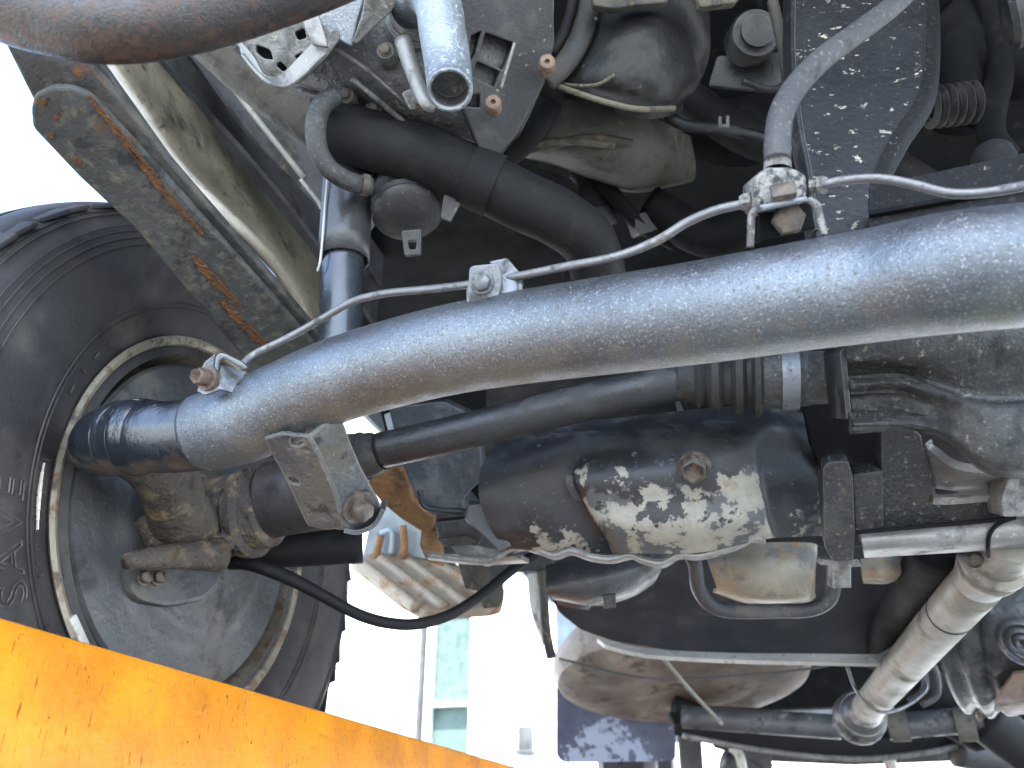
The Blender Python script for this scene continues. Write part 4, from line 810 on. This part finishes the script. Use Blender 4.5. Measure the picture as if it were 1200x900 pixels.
add_lathe(uj, P(1160, 664, .68), pax, [(-.03, .0222), (-.010, .023), (-.006, .0232), (-.004, .0255), (.004, .0262), (.007, .022), (.011, .022), (.014, .027), (.020, .027), (.023, .021), (.07, .021), (.071, 0)], 40)
link('rear_joint', uj, M['shaft'], T, 'pale universal joint at the near end of the propeller shaft')
lathe('joint_cap', (1142, 657, .640), TOCAM, [(-.012, .007), (0, .007), (.002, .0055), (.0, .004), (.0, 0)], M['darkbolt'], T, seg=24)
tube('earth_wire', [(992, 780, 1.15), (1005, 812, 1.12), (1030, 834, 1.10), (1060, 828, 1.12), (1085, 808, 1.15), (1080, 790, 1.18)], .0022, M['line'], T, seg=8)
tube('black_hose', [(1100, 640, .72), (1070, 690, .85), (1045, 730, 1.0), (1030, 770, 1.1)], .022, M['dark'], T, seg=16)
# fuel tank on the right
tk = patch('fuel_tank', [[(1098, 700, 1.02), (1130, 680, .98), (1180, 665, .95), (1260, 660, .93)], [(1095, 745, 1.03), (1130, 735, .96), (1180, 725, .92), (1260, 720, .90)], [(1110, 800, 1.05), (1145, 790, .97), (1185, 780, .94), (1260, 775, .92)], [(1125, 828, 1.10), (1160, 832, 1.03), (1200, 830, 1.0), (1260, 828, .98)], [(1135, 832, 1.2), (1165, 838, 1.15), (1200, 838, 1.1), (1260, 836, 1.1)]], M['tank'], T, 'scuffed grey pressed tank at the right', th=.006, nu=8, nv=8,
    disp=lambda u, v: .006 * math.sin(v * 26) * (1 if v < .5 else .2))
for k, (r0) in enumerate((.022, .014, .007)):
    bm = bmesh.new(); add_lathe(bm, P(1200, 755, .895 - k * .002), Vector((-.2, -.7, -.7)), [(-.004, r0 + .003), (.002, r0 + .001), (.003, r0), (.002, r0 - .001), (-.004, r0 - .003)], 32, sc=(1.3, 1)); link('tank_swirl', bm, M['tank'], T)
patch('tank_flank', [[(1188, 790, .925), (1260, 782, .905)], [(1170, 818, .945), (1260, 812, .93)], [(1166, 834, .99), (1260, 832, .97)]], M['tankbrown'], T, 'brown flank of the tank', th=.004)
# front axle group far away
slab('front_cross_member', [(790, 848), (850, 850), (960, 862), (1010, 868), (1080, 862), (1180, 846), (1180, 862), (1090, 882), (1000, 890), (900, 880), (830, 868), (790, 862)], facing((1000, 865, 1.62), TOCAM), .06, M['rubber'], T, 'dark front cross member', rad=4)
tube('front_beam_edge', [(800, 862, 1.60), (900, 880, 1.60), (1000, 889, 1.60), (1090, 881, 1.60), (1180, 861, 1.60)], .006, M['alloy'], T, seg=8)
for a, b, r, m in (((800, 840, 1.6), (985, 852, 1.5), .022, 'tank'), ((1040, 852, 1.45), (1150, 842, 1.4), .022, 'tank'), ((860, 810, 2.3), (1000, 800, 2.2), .05, 'dark'), ((1060, 800, 1.5), (1150, 850, 1.5), .05, 'dark'), ((850, 890, 1.9), (880, 905, 1.9), .03, 'plast'), ((1120, 880, 1.6), (1200, 895, 1.6), .03, 'plast'), ((1150, 840, 1.4), (1230, 900, 1.4), .04, 'rubber')):
    tube('front_link', [P(*a), (P(*a) + P(*b)) / 2, P(*b)], r, M[m], T, seg=16)
for x in (1042, 1120): lathe('front_bush', (x, 850, 1.40), P(x + 40, 848, 1.38) - P(x, 850, 1.40), [(0, .02), (0, .027), (.03, .027), (.03, .02)], M['ductdust'], T, closed=True)
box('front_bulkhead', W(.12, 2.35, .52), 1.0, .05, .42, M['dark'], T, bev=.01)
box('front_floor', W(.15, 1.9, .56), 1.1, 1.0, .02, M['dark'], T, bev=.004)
slab('front_lower_arm', [(835, 876), (900, 866), (1010, 872), (1120, 866), (1195, 878), (1150, 891), (1000, 897), (890, 892)], facing((1000, 880, 1.75), TOCAM), .05, M['plast'], T, 'dusty lower arms at the front axle', rad=4)
for pts, r, mm in (([(1100, 836, 1.5), (1150, 845, 1.5), (1215, 838, 1.45)], .03, 'rubber'), ([(790, 826, 1.75), (830, 838, 1.75), (900, 842, 1.7)], .02, 'rubber'), ([(862, 872, 1.8), (880, 884, 1.8), (900, 900, 1.8)], .016, 'plast'), ([(1035, 880, 1.65), (1042, 890, 1.65), (1046, 905, 1.65)], .012, 'lip'), ([(858, 876, 1.68), (866, 884, 1.68), (870, 900, 1.68)], .01, 'lip'), ([(1060, 800, 1.35), (1090, 778, 1.3), (1098, 812, 1.3), (1080, 826, 1.3)], .006, 'plast'), ([(1048, 800, 1.35), (1076, 782, 1.3), (1084, 806, 1.3), (1066, 822, 1.3)], .006, 'plast')):
    tube('front_rod', pts, r, M[mm], T, seg=14)
# cables and clips in the engine bay
for pts, r, mm in (([(776, 128, .72), (800, 146, .72), (850, 152, .73), (900, 163, .74), (945, 180, .75)], .0052, 'blackpaint'), ([(690, 195, .78), (715, 225, .78), (750, 262, .79), (790, 285, .8)], .008, 'dark'), ([(905, 0, .66), (918, 60, .66), (925, 115, .66), (930, 180, .67)], .0045, 'ductdust'), ([(870, 95, .70), (905, 105, .70), (930, 92, .70)], .003, 'blackpaint'), ([(1150, -20, .72), (1172, 70, .72), (1160, 150, .72), (1180, 185, .72)], .012, 'dark'), ([(1120, 40, .74), (1128, 100, .74), (1118, 150, .74)], .02, 'dark'), ([(570, 190, .76), (590, 215, .78), (640, 230, .80), (700, 262, .82)], .010, 'dark'), ([(655, 175, .80), (690, 205, .80), (700, 245, .80)], .016, 'rubber'), ([(1045, 250, .55), (1100, 240, .54), (1200, 232, .52)], .006, 'dark')):
    tube('bay_cable', pts, r, M[mm], T, seg=12)
slab('wire_clip', [(842, 136), (846, 136), (846, 145), (851, 145), (851, 135), (855, 135), (855, 149), (842, 149)], facing((848, 142, .71), TOCAM), .004, M['alloy'], T)
for q in ([(670, 246), (720, 238), (724, 262), (676, 268)], [(742, 252), (790, 240), (795, 262), (750, 275)]): slab('bay_bracket', q, facing((q[0][0], q[0][1], .78), TOCAM + LX * .3), .02, M['blackpaint'], T, rad=3)
lathe('bay_roller', (1185, 18, .62), LX * -1 + LY * .2, [(-.05, 0), (-.05, .026), (.0, .026), (.004, .022), (.004, 0)], M['plast'], T)
lathe('canister_ring', P(474, 222, .668), aax, [(.024, .0265), (.024, .0295), (.029, .0295), (.029, .0265)], M['plast'], vac, closed=True)
